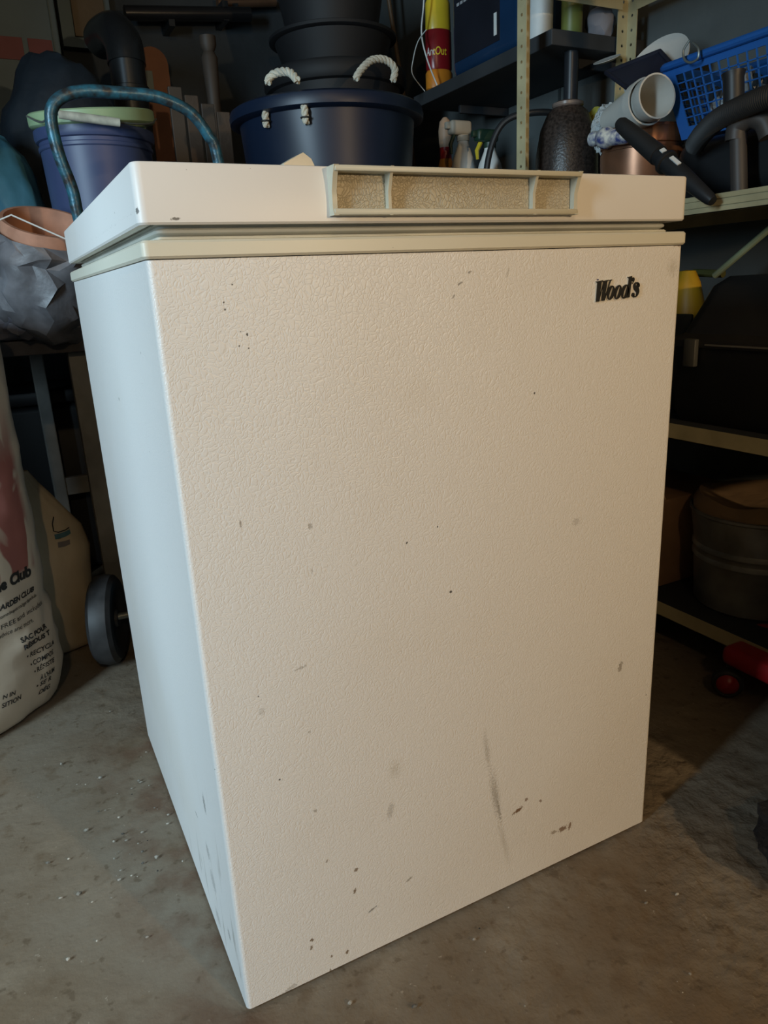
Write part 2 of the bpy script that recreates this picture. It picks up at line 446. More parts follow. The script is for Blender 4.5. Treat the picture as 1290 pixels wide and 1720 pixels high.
# handle on the lid front
hx0, hz1 = P(553, 281, y=-.006).x, .8726
hx1 = P(975, 291, y=-.012).x
hz0 = P(560, 361, y=-.012).z
hm = freezer_mat('sage_cream_plastic', (.60, .58, .47), 0.0, [], rough=.4)
hf = MB(); t_ = .0045
prof_end = [(0, hz0), (-.011, hz0), (-.0085, hz0+.006), (-.0085, (hz0+hz1)/2), (-.0125, hz1-.008), (-.0165, hz1), (0, hz1)]
def endplate(x, th, k=1.0):
    M = Matrix(((0, 1, 0, x), (1, 0, 0, 0), (0, 0, 1, 0), (0, 0, 0, 1)))
    return MB().prism([(a*k, b_) for a, b_ in prof_end], th, M)
yl = -.0005
hf.v += endplate(hx0, t_).v; hf.f += endplate(hx0, t_).f
e2 = endplate(hx1-t_, t_); o = len(hf.v); hf.v += e2.v; hf.f += [tuple(i+o for i in f) for f in e2.f]
hf.box((hx0+.001, -.0163, hz1-.005), (hx1-.001, yl, hz1-.0002), .001)
hf.box((hx0+.001, -.0108, hz0+.0002), (hx1-.001, yl, hz0+.0055), .001)
ho = hf.build('handle_frame', hm, fz)
cuts = [hx0+t_, P(656, 320, y=-.01).x, P(899, 325, y=-.01).x, hx1-t_]
for x in cuts[1:3]:
    endplate(x-.0015, .003, .98).build('handle_rib', hm, ho)
tan = freezer_mat('tan_leathergrain', (.50, .45, .34), 3.0, [], gscale=300, rough=.5)
for i in range(3):
    MB().box((cuts[i]+.001, -.0025, hz0+.005), (cuts[i+1]-.001, .0, hz1-.004)).build('handle_insert', tan, ho, smooth=False)
# badge: six fat slanted serif letters on the upper right of the front
bA, bB = P(999, 507, y=0), P(1072, 504, y=0)
bh = P(1000, 480, y=0).z - bA.z
bw = bB.x-bA.x
badge = bpy.data.objects.new('badge', None); COL.objects.link(badge); badge.parent = fz
badge.matrix_basis = Matrix.Translation((bA.x, -.0002, bA.z)); badge['label'] = 'black slanted serif lettering'
def ell(cx, cy, a, b_, sh=.0, n=22):
    return [(cx+a*cos(2*pi*i/n)+sh*b_*sin(2*pi*i/n), cy+b_*sin(2*pi*i/n)) for i in range(n)]
def ring_faces(outer, inner, dep, yo=0.0):
    n = len(outer); vs = [(x, yo, z) for x, z in outer]+[(x, yo, z) for x, z in inner]
    vs += [(x, yo-dep, z) for x, z in outer]+[(x, yo-dep, z) for x, z in inner]
    fs = []
    for i in range(n):
        j = (i+1) % n
        fs += [(2*n+i, 2*n+j, 3*n+j, 3*n+i), (i, 2*n+i, 2*n+j, j), (n+i, n+j, 3*n+j, 3*n+i)]
    return vs, fs
SH = .20
def sl(poly): return [(x+SH*y*.0, y) for x, y in poly]
# unit design space: width 4.3, height 1.72
letters = []
Wd = [[(.0, 1.40), (.62, 1.46), (.62, 1.40), (.50, 1.38), (.36, .36), (.30, .0), (.02, .0), (.06, .5), (.1, 1.33), (.0, 1.35)],
      [(.30, .0), (.36, .36), (.70, 1.38), (.74, 1.38), (.40, .30), (.33, 0)],
      [(.58, 1.40), (1.18, 1.46), (1.18, 1.41), (1.06, 1.38), (.86, .40), (.82, .04), (.54, .04), (.60, .6), (.70, 1.34), (.58, 1.35)],
      [(.80, .04), (.88, .36), (1.30, 1.38), (1.16, 1.42), (1.50, 1.47), (1.50, 1.41), (1.38, 1.38), (.94, .30), (.84, .04)]]
badge_m = mat('black_plastic', (.006, .006, .006), .5, var=.05)
S = bw/4.25
tilt = .085
def BM(x, z): return (x*S, z*S)
def letter(parts, rings):
    mb = MB()
    for poly in parts: mb.prism([BM(x, z) for x, z in poly], -.0016)
    for outer, inner in rings:
        v_, f_ = ring_faces([BM(*p) for p in outer], [BM(*p) for p in inner], .0016); mb.add(v_, f_)
    mb.build('letter', badge_m, badge, smooth=False, world=False)
    e_ = MB(); e_.v = [Vector((p.x+dx_, p.y*.4, p.z+dz_)) for dx_, dz_ in ((-.0005, -.0006), (.0007, .0007)) for p in mb.v]
    k_ = len(mb.v); e_.f = list(mb.f)+[tuple(i+k_ for i in f) for f in mb.f]
    e_.build('letter_edge', mat('cream_plastic_edge', (.72, .69, .60), .4), badge, smooth=False, world=False)
letter(Wd, [])
def O(cx): return (ell(cx, .55, .36, .50, .18), ell(cx, .55, .10, .42, .36))
letter([], [O(1.42)]); letter([], [O(2.10)])
letter([[(2.98, .10), (3.26, .12), (3.44, 1.62), (3.02, 1.56), (3.04, 1.50), (3.13, 1.46)]], [O(2.80)])
letter([ell(3.56, 1.36, .13, .15), [(3.66, 1.30), (3.66, 1.44), (3.60, 1.18), (3.50, 1.05)]], [])
sp_ = [(4.12, .98), (4.02, 1.10), (3.84, 1.10), (3.74, .95), (3.86, .76), (4.02, .60), (4.08, .42), (3.98, .18), (3.78, .12), (3.62, .22)]
wd_ = [.10, .05, .04, .08, .16, .17, .11, .04, .04, .06]
def stroke(pts, ws):
    c = spline([(a, b_, 0) for a, b_ in pts], 4); n = len(c); Lp = []; Rp = []
    for i in range(n):
        t = (c[min(i+1, n-1)]-c[max(i-1, 0)]).normalized(); nn = Vector((-t.y, t.x, 0))
        k = i/(n-1)*(len(ws)-1); a = int(min(k, len(ws)-2)); wv = ws[a]*(1-(k-a))+ws[a+1]*(k-a)
        Lp.append(c[i]+nn*wv); Rp.append(c[i]-nn*wv)
    return Lp, Rp
Lp, Rp = stroke(sp_, wd_)
mb = MB()
for i in range(len(Lp)-1):
    mb.prism([BM(q_.x, q_.y) for q_ in (Lp[i], Lp[i+1], Rp[i+1], Rp[i])], -.0016)
for (cx, cy) in ((4.12, .92), (3.64, .28)): mb.prism([BM(*p) for p in ell(cx, cy, .12, .14)], -.0016)
mb.build('letter', badge_m, badge, smooth=False, world=False)
badge.matrix_basis = Matrix.Translation((bA.x, -.0003, bA.z)) @ Matrix.Rotation(-.012, 4, 'Y')

# a cream plastic wedge lying on the lid
c0 = P(470, 271, y=.03); c1 = P(523, 271, y=.03)
wz = .8737; wt = P(497, 259, y=.03).z
wg = MB(); wx = c1.x-c0.x
wg.prism([(c0.x, wz), (c0.x, wz+.004), (c0.x+wx*.62, wt), (c1.x-.004, wz+(wt-wz)*.62), (c1.x, wz)], .03, Matrix.Translation((0, .02, 0)))
tag(wg.build('plastic_wedge', mat('beige_plastic', (.62, .55, .42), .5), smooth=False), 'small beige wedge lying on top of the white freezer lid', 'wedge')

# ------------------------------------------------------------------ shelving along the right wall
steel = mat('beige_enamelled_steel', (.50, .44, .26), .45, var=.10, scale=14)
darkboard = mat('dark_board', (.022, .025, .03), .7)
RXF, RXB = 1.03, 1.345
SHZ = (.105, .487, .8975)
rk = thing('shelving_unit', 'beige perforated steel shelving unit along the grey right wall', 'shelf', (RXF, .4, 0))
def perforated(origin, du, n_cells, wid, pitch=.0305, hole=.0035, th=.0018):
    mb = MB(); o = Vector(origin); du = Vector(du).normalized(); nz = Vector((0, 0, 1)); nn = du.cross(nz)
    for k in range(n_cells):
        for layer in (0, 1):
            off = o + nn*th*layer
            z0, z1 = k*pitch, (k+1)*pitch; zc = (z0+z1)/2; m_ = wid/2
            oc = [(m_+hole*cos(pi/8+i*pi/4), zc+hole*sin(pi/8+i*pi/4)) for i in range(8)]
            sq = [(wid, (zc+z1)/2), (m_+wid*.25, z1), (m_-wid*.25, z1), (0, (zc+z1)/2), (0, (zc+z0)/2), (m_-wid*.25, z0), (m_+wid*.25, z0), (wid, (zc+z0)/2)]
            P8 = [off+du*a+nz*b_ for a, b_ in oc+sq]
            fs = [(i, (i+1) % 8, 8+(i+1) % 8, 8+i) for i in range(8)]
            cr = [off+du*a+nz*b_ for a, b_ in ((wid, z1), (0, z1), (0, z0), (wid, z0))]
            mb.add(P8+cr, fs+[(8, 16, 9), (10, 17, 11), (12, 18, 13), (14, 19, 15)])
    # outer rim edges
    zt = n_cells*pitch
    a, b_ = o, o+nn*th
    for s0 in (0, wid):
        mb.add([a+du*s0, b_+du*s0, b_+du*s0+nz*zt, a+du*s0+nz*zt], [(0, 1, 2, 3)])
    return mb
def post(x, y, kind, ztop):
    n = int(ztop/.0305)
    if kind == 'front': mb = perforated((x, y+.032, 0), (0, -1, 0), n, .032); m2 = perforated((x, y+.032, 0), (1, 0, 0), n, .032)
    else: mb = perforated((x, y+.032, 0), (0, -1, 0), n, .032); m2 = perforated((x-.032, y+.032, 0), (1, 0, 0), n, .032)
    o = len(mb.v); mb.v += m2.v; mb.f += [tuple(i+o for i in f) for f in m2.f]
    mb.build('post', steel, rk, smooth=False)
post(RXF-.002, .845, 'front', 1.98); post(RXB+.006, .845, 'back', 1.98)
post(RXF-.002, -.10, 'front', 1.98); post(RXB+.006, -.10, 'back', 1.98)
post(RXF-.002, 1.42, 'front', 1.0); post(RXB+.006, 1.42, 'back', 1.15)
def shelf_board(z, y0, y1):
    MB().box((RXF+.002, y0, z-.002), (RXB-.002, y1, z)).build('shelf_board', darkboard, rk, smooth=False)
    lip = .030
    mb = MB().box((RXF, y0, z-lip), (RXF+.0015, y1, z)); mb.box((RXF, y0, z-lip), (RXF+.012, y1, z-lip+.0015))
    if z > .8:
        mb.box((RXF-.0022, y0+.02, z-.0085), (RXF+.001, y1-.02, z-.0065), .0006); mb.box((RXF-.0022, y0+.02, z-.020), (RXF+.001, y1-.02, z-.018), .0006)
    mb.build('shelf_lip', steel, rk, smooth=False)
    MB().box((RXB-.0015, y0, z-lip), (RXB, y1, z)).build('shelf_lip', steel, rk, smooth=False)
for z in SHZ:
    shelf_board(z, -.10, .843); shelf_board(z, .879, 1.45)
WB = thing('wall_shelf', 'thick dark grey board shelf on the right wall past the perforated post', 'shelf', (1.24, 1.2, 1.285))
MB().box((1.13, .885, 1.285), (1.418, 1.53, 1.318), .002).build('board', mat('dark_grey_board', (.032, .036, .040), .7), WB, smooth=False)
for yy in (.95, 1.44): MB().box((1.24, yy, 1.262), (1.4185, yy+.012, 1.2845), .002).build('bracket', darkboard, WB, smooth=False)
shelf_board(1.393, -.10, .843)
MB().box((RXF+.031, .8595, 1.365), (RXB-.027, .862, 1.393)).build('brace', steel, rk, smooth=False)

# ---- generic round things
def lathe_thing(name, label, cat, loc, parts, group=None, M=None, n=36):
    t = thing(name, label, cat, loc, 0, group)
    A = Matrix.Translation(Vector(loc)) @ (M if M else Matrix.Identity(4))
    out = []
    for nm, prof, m_ in parts:
        out.append(MB().lathe(prof, n, A).build(nm, m_, t))
    return t, out

white_pl = mat('white_plastic', (.72, .74, .72), .4, var=.05)
black_pl = mat('black_moulded_plastic', (.018, .019, .021), .45)
blackrub = mat('black_rubber', (.02, .02, .02), .6)
# poison bottle: yellow top, red label, orange base
zu = 1.3185
ab = thing('insecticide_bottle', 'red and yellow bottle with lettering beside the blue jug on the wall shelf', 'bottle', (1.175, 1.452, zu))
A = Matrix.Translation((1.175, 1.452, zu))
def flat_lathe(prof, mat_, nm, par, M, sx=1, sy=1, n=32):
    return MB().lathe(prof, n, M, sx, sy).build(nm, mat_, par)
sxb = (1.0, .75)
flat_lathe([(.037, 0), (.0425, .004), (.0425, .045), (.038, .052)], mat('orange_print', (.55, .20, .02), .35), 'base', ab, A, *sxb)
lab = flat_lathe([(.0385, .052), (.0405, .058), (.0405, .152), (.0385, .155)], mat('dark_red_print', (.20, .010, .014), .3), 'label_sleeve', ab, A, *sxb)
flat_lathe([(.0385, .155), (.0395, .16), (.038, .225), (.026, .25), (.014, .262), (.014, .28), (0, .28)], mat('yellow_plastic', (.62, .46, .03), .35), 'upper_body', ab, A, *sxb)
v_, f_ = text_mesh('AntOut', .15, .012)
wid = max(q_.x for q_ in v_)
def on_bottle(p, z0, hgt, span, r=.0412, c=(1.175, 1.452, zu), a0=math.radians(232)):
    s = (p.x/wid-.5)*span; a = a0+s/.036
    return Vector((c[0]+r*cos(a), c[1]+r*.75*sin(a), c[2]+z0+p.y*hgt))
half = wid*.42
mA = MB(); mB_ = MB()
for f in f_:
    cx = sum(v_[i].x for i in f)/len(f)
    (mA if cx < half else mB_).add([on_bottle(v_[i], .088, .030, .062) for i in f], [tuple(range(len(f)))])
mA.build('lettering', white_pl, lab, smooth=False); mB_.build('lettering', mat('yellow_print', (.7, .55, .03), .4), lab, smooth=False)
# blue jug
jg = thing('plastic_jug', 'tall dark blue plastic jug with a black label on the wall shelf', 'jug', (1.22, 1.17, zu))
jm = mat('blue_translucent_plastic', (.009, .034, .085), .25, var=.1)
jb = MB().box((1.14, 1.02, zu), (1.30, 1.33, zu+.30), .022, 4)
jb.box((1.17, 1.10, zu+.295), (1.27, 1.25, zu+.345), .02, 3)
jo = jb.build('body', jm, jg)
MB().lathe([(.022, 0), (.024, .004), (.024, .028), (.0, .03)], 24, Matrix.Translation((1.22, 1.17, zu+.344))).build('cap', black_pl, jg)
MB().box((1.1388, 1.10, zu+.035), (1.141, 1.31, zu+.23)).build('label_panel', mat('black_paper', (.012, .014, .022), .4), jo, smooth=False)
for k, (zz, sc) in enumerate(((.185, .020), (.166, .016))):
    mb = MB()
    for j in range(9): mb.box((1.1382, 1.295-j*.017-.012, zu+zz), (1.1388, 1.295-j*.017, zu+zz+.009-.002*k))
    mb.build('small_print', mat('faded_print', (.35, .36, .38), .5), jo, smooth=False)
MB().box((1.138, 1.112, zu+.05), (1.1395, 1.124, zu+.10)).build('white_patch', white_pl, jo, smooth=False)
# white cord
mb = MB()
mb.tube(spline([P(716, -120, x=1.1), P(712, 0, x=1.1), P(708, 55, x=1.1), P(717, 98, x=1.1), (1.135, 1.40, 1.3205)], 8), .0022, 8)
mb.tube(spline([P(716, 50, x=1.095), P(702, 70, x=1.095), P(694, 100, x=1.095), P(693, 125, x=1.095), (1.135, 1.47, 1.3205)], 8), .0014, 8)
tag(mb.build('white_twine', white_pl), 'thin white twine hanging in front of the red and yellow bottle', 'twine')
# bottles on the same level as the main shelf, far bay
za = SHZ[2]+.0005
s1 = thing('squeeze_bottle', 'orange bottle with red collar and pale tan nozzle on the far shelf', 'bottle', (1.15, 1.385, za))
A = Matrix.Translation((1.15, 1.385, za))
for nm, prof, m_ in (('body', [(.022, 0), (.024, .004), (.024, .20), (.018, .225)], mat('orange_plastic', (.50, .22, .03), .4)),
                     ('collar', [(.018, .225), (.0175, .227), (.017, .256)], mat('red_plastic', (.28, .015, .02), .4)),
                     ('nozzle', [(.017, .256), (.019, .27), (.020, .30), (.016, .325), (.006, .336), (0, .337)], mat('tan_plastic', (.55, .38, .26), .5))):
    MB().lathe(prof, 24, A).build(nm, m_, s1)
def spray(x, y, hgt, lab, head_m, body_m, extra=None):
    t = thing('spray_bottle', lab, 'bottle', (x, y, za)); A = Matrix.Translation((x, y, za))
    MB().lathe([(.034, 0), (.038, .005), (.038, hgt*.55), (.030, hgt*.68), (.016, hgt*.80), (.014, hgt*.84)], 28, A).build('body', body_m, t)
    mb = MB().lathe([(.017, hgt*.83), (.018, hgt*.88)], 20, A)
    mb.box((x-.045, y-.015, za+hgt*.88), (x+.022, y+.015, za+hgt), .008, 3)
    mb.box((x-.058, y-.007, za+hgt*.925), (x-.04, y+.007, za+hgt*.985), .003)
    hd = mb.build('spray_head', head_m, t)
    MB().tube([(x-.03, y, za+hgt*.88), (x-.042, y, za+hgt*.80), (x-.04, y, za+hgt*.72)], [.006, .006, .004], 8).build('trigger', extra or head_m, hd)
    return t
green_pl = mat('dark_green_plastic', (.012, .035, .022), .45)
spray(1.14, 1.275, .305, 'white spray bottle with dark green neck and pale spray head', mat('cream_head', (.50, .46, .38), .5), white_pl, green_pl)
spray(1.16, 1.175, .265, 'short white spray bottle with yellow trigger nearest the perforated post', green_pl, white_pl, mat('yellow_plastic', (.62, .46, .03), .35))
# black looped tool frame behind the post
bf = MB().tube(spline([(1.10, 1.10, za+.008), (1.10, 1.105, 1.05), (1.12, 1.07, 1.15), (1.18, 1.03, 1.175), (1.27, 1.0, 1.16), (1.30, .995, 1.05), (1.30, .995, za+.008)], 8), .008, 10)
bf.tube([(1.10, 1.10, za+.008), (1.30, .995, za+.008)], .007, 10)
tag(bf.build('folding_stand', black_pl), 'black bent tube stand behind the perforated post', 'stand')
# bottles right of the post on the upper board
wb = thing('white_bottle', 'plain white bottle on the wall shelf just right of the post', 'bottle', (1.18, .990, zu))
A = Matrix.Translation((1.18, .990, zu))
MB().lathe([(.026, 0), (.030, .005), (.030, .20), (.024, .225), (.013, .24), (.013, .25)], 28, A).build('body', mat('grey_white_plastic', (.62, .66, .66), .45), wb)
MB().lathe([(.016, .25), (.016, .28), (0, .282)], 20, A).build('cap', white_pl, wb)
gb = thing('green_bottle', 'dull yellow green bottle on the wall shelf beside the white bottle', 'bottle', (1.23, .935, zu))
A = Matrix.Translation((1.23, .935, zu))
MB().lathe([(.022, 0), (.025, .005), (.025, .15), (.018, .17), (.011, .18), (.011, .19)], 24, A).build('body', mat('olive_plastic', (.20, .22, .05), .45), gb)
MB().lathe([(.013, .19), (.013, .21), (0, .212)], 20, A).build('cap', black_pl, gb)
mb = MB().blob((1.31, .925, zu+.035), (.034, .035, .036), 3, .15, 2, 3, floor=zu+.0005)
tag(mb.build('cloth_bundle', mat('grey_cloth', (.22, .22, .25), .9)), 'small grey rag at the near end of the thick wall shelf', 'rag')

# dome-shaped brown pot upside down with black pole behind
dm_ = mat('brown_speckled_glaze', (.045, .032, .026), .35, var=.35, scale=160, bump=.15, bscale=220)
dc = (1.19, .895)
dt = thing('dome_jar', 'tall dark brown speckled dome beside the perforated post', 'jar', (*dc, za))
A = Matrix.Translation((*dc, za))
MB().lathe([(.066, 0), (.071, .01), (.076, .10), (.074, .16), (.064, .215), (.048, .25), (.034, .262)], 44, A).build('body', dm_, dt)
MB().lathe([(.034, .262), (.037, .265), (.037, .271), (.028, .275), (0, .276)], 32, A).build('rim', mat('brown_rim', (.18, .14, .12), .3), dt)
pl = MB().tube([(1.215, .915, za+.2765), (1.215, .915, 1.2845)], .017, 16)
tag(pl.build('black_post', mat('black_metal', (.02, .023, .028), .35)), 'black pole standing on the brown speckled dome', 'pole')

# copper pot
cop = mat('dull_copper', (.28, .13, .07), .35, .55, var=.25, scale=10)
cc = (1.17, .632)
ct = thing('copper_pot', 'round dull copper pot on the shelf behind the freezer', 'pot', (*cc, za))
A = Matrix.Translation((*cc, za))
MB().lathe([(.060, 0), (.072, .006), (.080, .05), (.0845, .10), (.0845, .120), (.081, .122), (.081, .128), (.0845, .130), (.086, .155), (.088, .158), (.087, .163), (.083, .160), (.078, .10), (.06, .01), (0, .008)], 48, A).build('body', cop, ct)
MB().tube([(cc[0]-.07, cc[1]-.05, za+.14), (cc[0]-.085, cc[1]-.06, za+.142)], [.006, .008], 10).build('rivet', mat('brass', (.7, .5, .15), .25, .9), ct)
# two nested white flower pots lying on the copper pot
def cup(label, a, b, r0, r1, grp):
    L_ = (Vector(b)-Vector(a)).length
    t = thing('flower_pot', label, 'pot', a)
    MB().lathe([(0, 0), (r0, 0), (r0+(r1-r0)*.8, L_*.80), (r1*.99, L_*.80), (r1*1.04, L_*.82), (r1*1.06, L_), (r1*.98, L_), (r1*.92, L_*.8), (r0*.9, .004), (0, .004)], 40, aim(a, b)).build('body', mat('stone_white_plastic', (.60, .59, .54), .5, var=.06), t)
    return t
pa = P(1028, 204, x=1.125); pb = P(1088, 170, x=1.100)
dd = (pb-pa)
cup('off-white flower pot lying tilted with another pot in its mouth', pa, pb, .029, .0415, 'nested pots')
pa2 = pa+dd*.22; pb2 = pa2+dd*1.02
cup('off-white flower pot with its mouth tilted towards the blue basket', pa2, pb2, .0255, .0385, 'nested pots')
# white cloth
q_ = P(1020, 200, x=1.16)
mb = MB().blob((q_.x, q_.y, q_.z-.02), (.03, .036, .048), 4, .22, 5, 2)
tag(mb.build('white_towel', mat('white_terry', (.62, .66, .66), .95, bump=1.0, bscale=160)), 'crumpled white terry cloth on the left edge of the copper pot', 'cloth')
q_ = P(1003, 195, x=1.28)
mb = MB().blob((q_.x, q_.y, q_.z-.01), (.02, .03, .03), 3, .3, 3, 5)
tag(mb.build('yellow_rag', mat('yellow_rag', (.36, .33, .05), .8)), 'yellow rag behind the white terry cloth', 'rag')
# blue and white ceramic
cwh = mat('blue_white_ceramic', (.70, .70, .63), .2, var=0, scale=70, col2=(.05, .07, .22), coat=.4)
a, b = P(992, 234, x=1.075), P(1060, 228, x=1.075)
Lc = (b-a).length
ch = thing('ceramic_handle', 'white ceramic turned handle painted with blue flowers', 'ornament', a)
MB().lathe([(0, 0), (.010, .001), (.0145, .006), (.015, .015), (.011, .024), (.017, .031), (.021, .042), (.021, .054), (.016, .062), (.0145, Lc*.9), (.010, Lc), (0, Lc)], 28, aim(a, b)).build('body', cwh, ch)
# black tapered wand with strap, hanging over the shelf edge
a, b = P(1040, 206, x=1.0), P(1197, 338, x=.995)
d = b-a; Lw = d.length
wd = thing('black_wand', 'black tapered wand leaning over the front edge of the shelf', 'handle', b)
A = aim(a, b)
MB().lathe([(0, 0), (.010, .001), (.0135, .008), (.015, .03), (.017, Lw*.35), (.0175, Lw*.45)], 28, A).build('grip', blackrub, wd)
MB().lathe([(.0155, Lw*.45), (.0165, Lw*.55), (.016, Lw*.7), (.0125, Lw*.88), (.0105, Lw*.97), (.008, Lw), (0, Lw)], 28, A).build('shaft', black_pl, wd)
MB().lathe([(.018, Lw*.52), (.021, Lw*.525), (.021, Lw*.545), (.018, Lw*.55)], 28, A).build('strap', black_pl, wd)
side = -RZ; side = (side-d.normalized()*side.dot(d.normalized())).normalized()
def patch(f0, f1, wid_):
    mb = MB(); p0 = a+d*f0+side*.0162; p1 = a+d*f1+side*.0158; wv = side.cross(d.normalized())*wid_
    mb.loft([[p0-wv, p0+wv, p0+wv+side*.002, p0-wv+side*.002], [p1-wv, p1+wv, p1+wv+side*.002, p1-wv+side*.002]])
    return mb
patch(.475, .505, .0045).build('white_badge', white_pl, wd, smooth=False)
patch(.575, .66, .0038).build('white_badge', white_pl, wd, smooth=False)
# vacuum: canister, hose, tube
vx = thing('canister_vacuum', 'black canister vacuum cleaner under the blue basket', 'vacuum', (1.22, .33, za))
MB().box((1.115, .12, za), (1.33, .50, za+.115), .035, 4).build('body', black_pl, vx)
MB().lathe([(.055, 0), (.055, .02), (.03, .022), (.028, .028)], 28, Matrix.Translation((1.10, .17, za+.06)) @ Matrix.Rotation(-pi/2, 4, 'Y')).build('wheel', mat('dark_grey_plastic', (.05, .055, .06), .5), vx)
# ribbed hose
pts = spline([P(1168, 243, x=1.085), P(1180, 225, x=1.06), P(1207, 200, x=1.04), P(1250, 178, x=1.03), P(1300, 160, x=1.03), P(1370, 150, x=1.05)], 16)
rs = [.0165+.0016*sin(i*2.6) for i in range(len(pts))]
pts2 = []; 
for i in range(len(pts)-1):
    for k in range(3): pts2.append(pts[i].lerp(pts[i+1], k/3))
rs2 = [.0165 if i % 3 else .0182 for i in range(len(pts2))]
MB().tube(pts2, rs2, 16).build('hose', blackrub, vx)
# upright wand tube and grey pipe
a, b = P(1233, 205, x=1.07), P(1232, 122, x=1.07)
tt = thing('vacuum_tube', 'black upright tube with a flared end in front of the blue basket', 'tube', a)
Lt = (b-a).length
MB().lathe([(.017, -.004), (.017, Lt*.88), (.019, Lt*.97), (.0195, Lt), (.016, Lt), (.014, Lt*.5), (0, Lt*.5)], 24, aim(a, b)).build('body', black_pl, tt)
gp = thing('grey_pipe', 'brown grey pipe with an elbow standing on the shelf under the hose', 'pipe', P(1240, 318, x=1.065))
gb_ = P(1242, 318, x=1.055); gb_.z = za; gt_ = P(1240, 232, x=1.055)
pm = mat('brown_grey_pvc', (.06, .052, .047), .5)
MB().tube([gb_, gt_], .0135, 18).build('pipe', pm, gp)
MB().tube(spline([gt_+Vector((0, .004, -.002)), gt_+Vector((0, .002, .018)), gt_+Vector((.004, -.02, .028)), gt_+Vector((.01, -.04, .018)), gt_+Vector((.014, -.05, -.005))], 6), .0175, 16).build('elbow', pm, gp)
# blue mesh basket
bkm = mat('blue_basket_plastic', (.02, .12, .42), .4, var=.08)
zr, zb = 1.160, 1.022
bx0, bx1, by0, by1 = 1.145, 1.335, .06, .585    # rim extents
ix0, ix1, iy0, iy1 = 1.165, 1.325, .09, .520    # bottom extents
bk = thing('laundry_basket', 'bright blue plastic mesh basket on top of the shelf clutter', 'basket', ((bx0+bx1)/2, (by0+by1)/2, zb))
def lerp3(a, b, t): return tuple(a[i]+(b[i]-a[i])*t for i in range(3))
def lattice_wall(A0, A1, B0, B1, nu, nv, parent, frame_l=.16):
    # A0->A1 bottom edge, B0->B1 top edge
    def pt(u, v): return Vector(lerp3(lerp3(A0, A1, u), lerp3(B0, B1, u), v))
    nrm = (pt(1, 0)-pt(0, 0)).cross(pt(0, 1)-pt(0, 0)).normalized()*.0012
    def strip(mb, u0, u1, v0, v1):
        c = [pt(u0, v0), pt(u1, v0), pt(u1, v1), pt(u0, v1)]
        mb.add([p-nrm for p in c]+[p+nrm for p in c], [(0, 1, 2, 3), (7, 6, 5, 4), (0, 4, 5, 1), (1, 5, 6, 2), (2, 6, 7, 3), (3, 7, 4, 0)])
    mb = MB()
    lo_, hi_, l_, r_ = .16, .86, frame_l, 1-frame_l
    strip(mb, 0, 1, 0, lo_); strip(mb, 0, 1, hi_, 1); strip(mb, 0, l_, lo_, hi_); strip(mb, r_, 1, lo_, hi_)
    mb.build('wall_frame', bkm, parent, smooth=False)
    W_ = (Vector(A1)-Vector(A0)).length; H_ = (Vector(B0)-Vector(A0)).length
    for i in range(1, nu):
        u = l_+(r_-l_)*i/nu; mb = MB(); strip(mb, u-.0013/W_, u+.0013/W_, lo_, hi_); mb.build('mesh_rib', bkm, parent, smooth=False)
    for j in range(1, nv):
        v = lo_+(hi_-lo_)*j/nv; mb = MB(); strip(mb, l_, r_, v-.0013/H_, v+.0013/H_); mb.build('mesh_rib', bkm, parent, smooth=False)
lattice_wall((ix0, iy1, zb), (ix0, iy0, zb), (bx0+.01, by1-.012, zr), (bx0+.01, by0+.012, zr), 22, 6, bk, .055)
lattice_wall((ix0, iy1, zb), (ix1, iy1, zb), (bx0+.01, by1-.012, zr), (bx1-.01, by1-.012, zr), 8, 6, bk, .14)
mb = MB().box((ix0, iy0, zb), (ix1, iy1, zb+.003))
mb.add([(ix1, iy0, zb), (ix1, iy1, zb), (bx1-.01, by1-.012, zr), (bx1-.01, by0+.012, zr)], [(0, 1, 2, 3)])
mb.add([(ix0, iy0, zb), (ix1, iy0, zb), (bx1-.01, by0+.012, zr), (bx0+.01, by0+.012, zr)], [(0, 1, 2, 3)])
mb.build('base', bkm, bk, smooth=False)
rr = [(x, y, zr) for x, y in rrect(bx0+.006, by0+.006, bx1-.006, by1-.006, .025, 6)]
MB().tube(rr, .0075, 10, closed=True).build('rim', bkm, bk)
for i in range(26):    # odds and ends inside the basket, each its own
    random.seed(100+i)
    c = Vector((random.uniform(1.19, 1.225), .14+i*.0142+random.uniform(-.006, .006), zb+.024+random.uniform(0, .06)))
    m_ = [mat('clear_plastic_scrap', (.45, .52, .55), .15, var=.4, scale=60), mat('dark_scrap', (.03, .035, .04), .3), mat('grey_scrap', (.25, .27, .28), .4)][i % 3]
    mb = MB().blob(c, (random.uniform(.012, .02), random.uniform(.012, .02), random.uniform(.018, .03)), 2, .35, 3, i, floor=zb+.0035)
    tag(mb.build('plastic_scrap', m_, smooth=False), ('crumpled clear plastic scrap', 'crumpled black plastic scrap', 'crumpled grey plastic scrap')[i % 3]+' seen through the blue basket mesh', 'scrap', 'scraps inside the blue basket')
# wire hook over the basket rim
hk = [P(1158, 68, x=1.136), P(1148, 85, x=1.132), P(1150, 100, x=1.132), P(1160, 105, x=1.132), P(1172, 98, x=1.132), P(1173, 82, x=1.132), P(1164, 72, x=1.136)]
tag(MB().tube(spline(hk, 6), .0022, 8).build('wire_hook', mat('grey_wire', (.25, .27, .25), .4, .6)), 'small bent wire ring on the corner of the blue basket', 'hook')
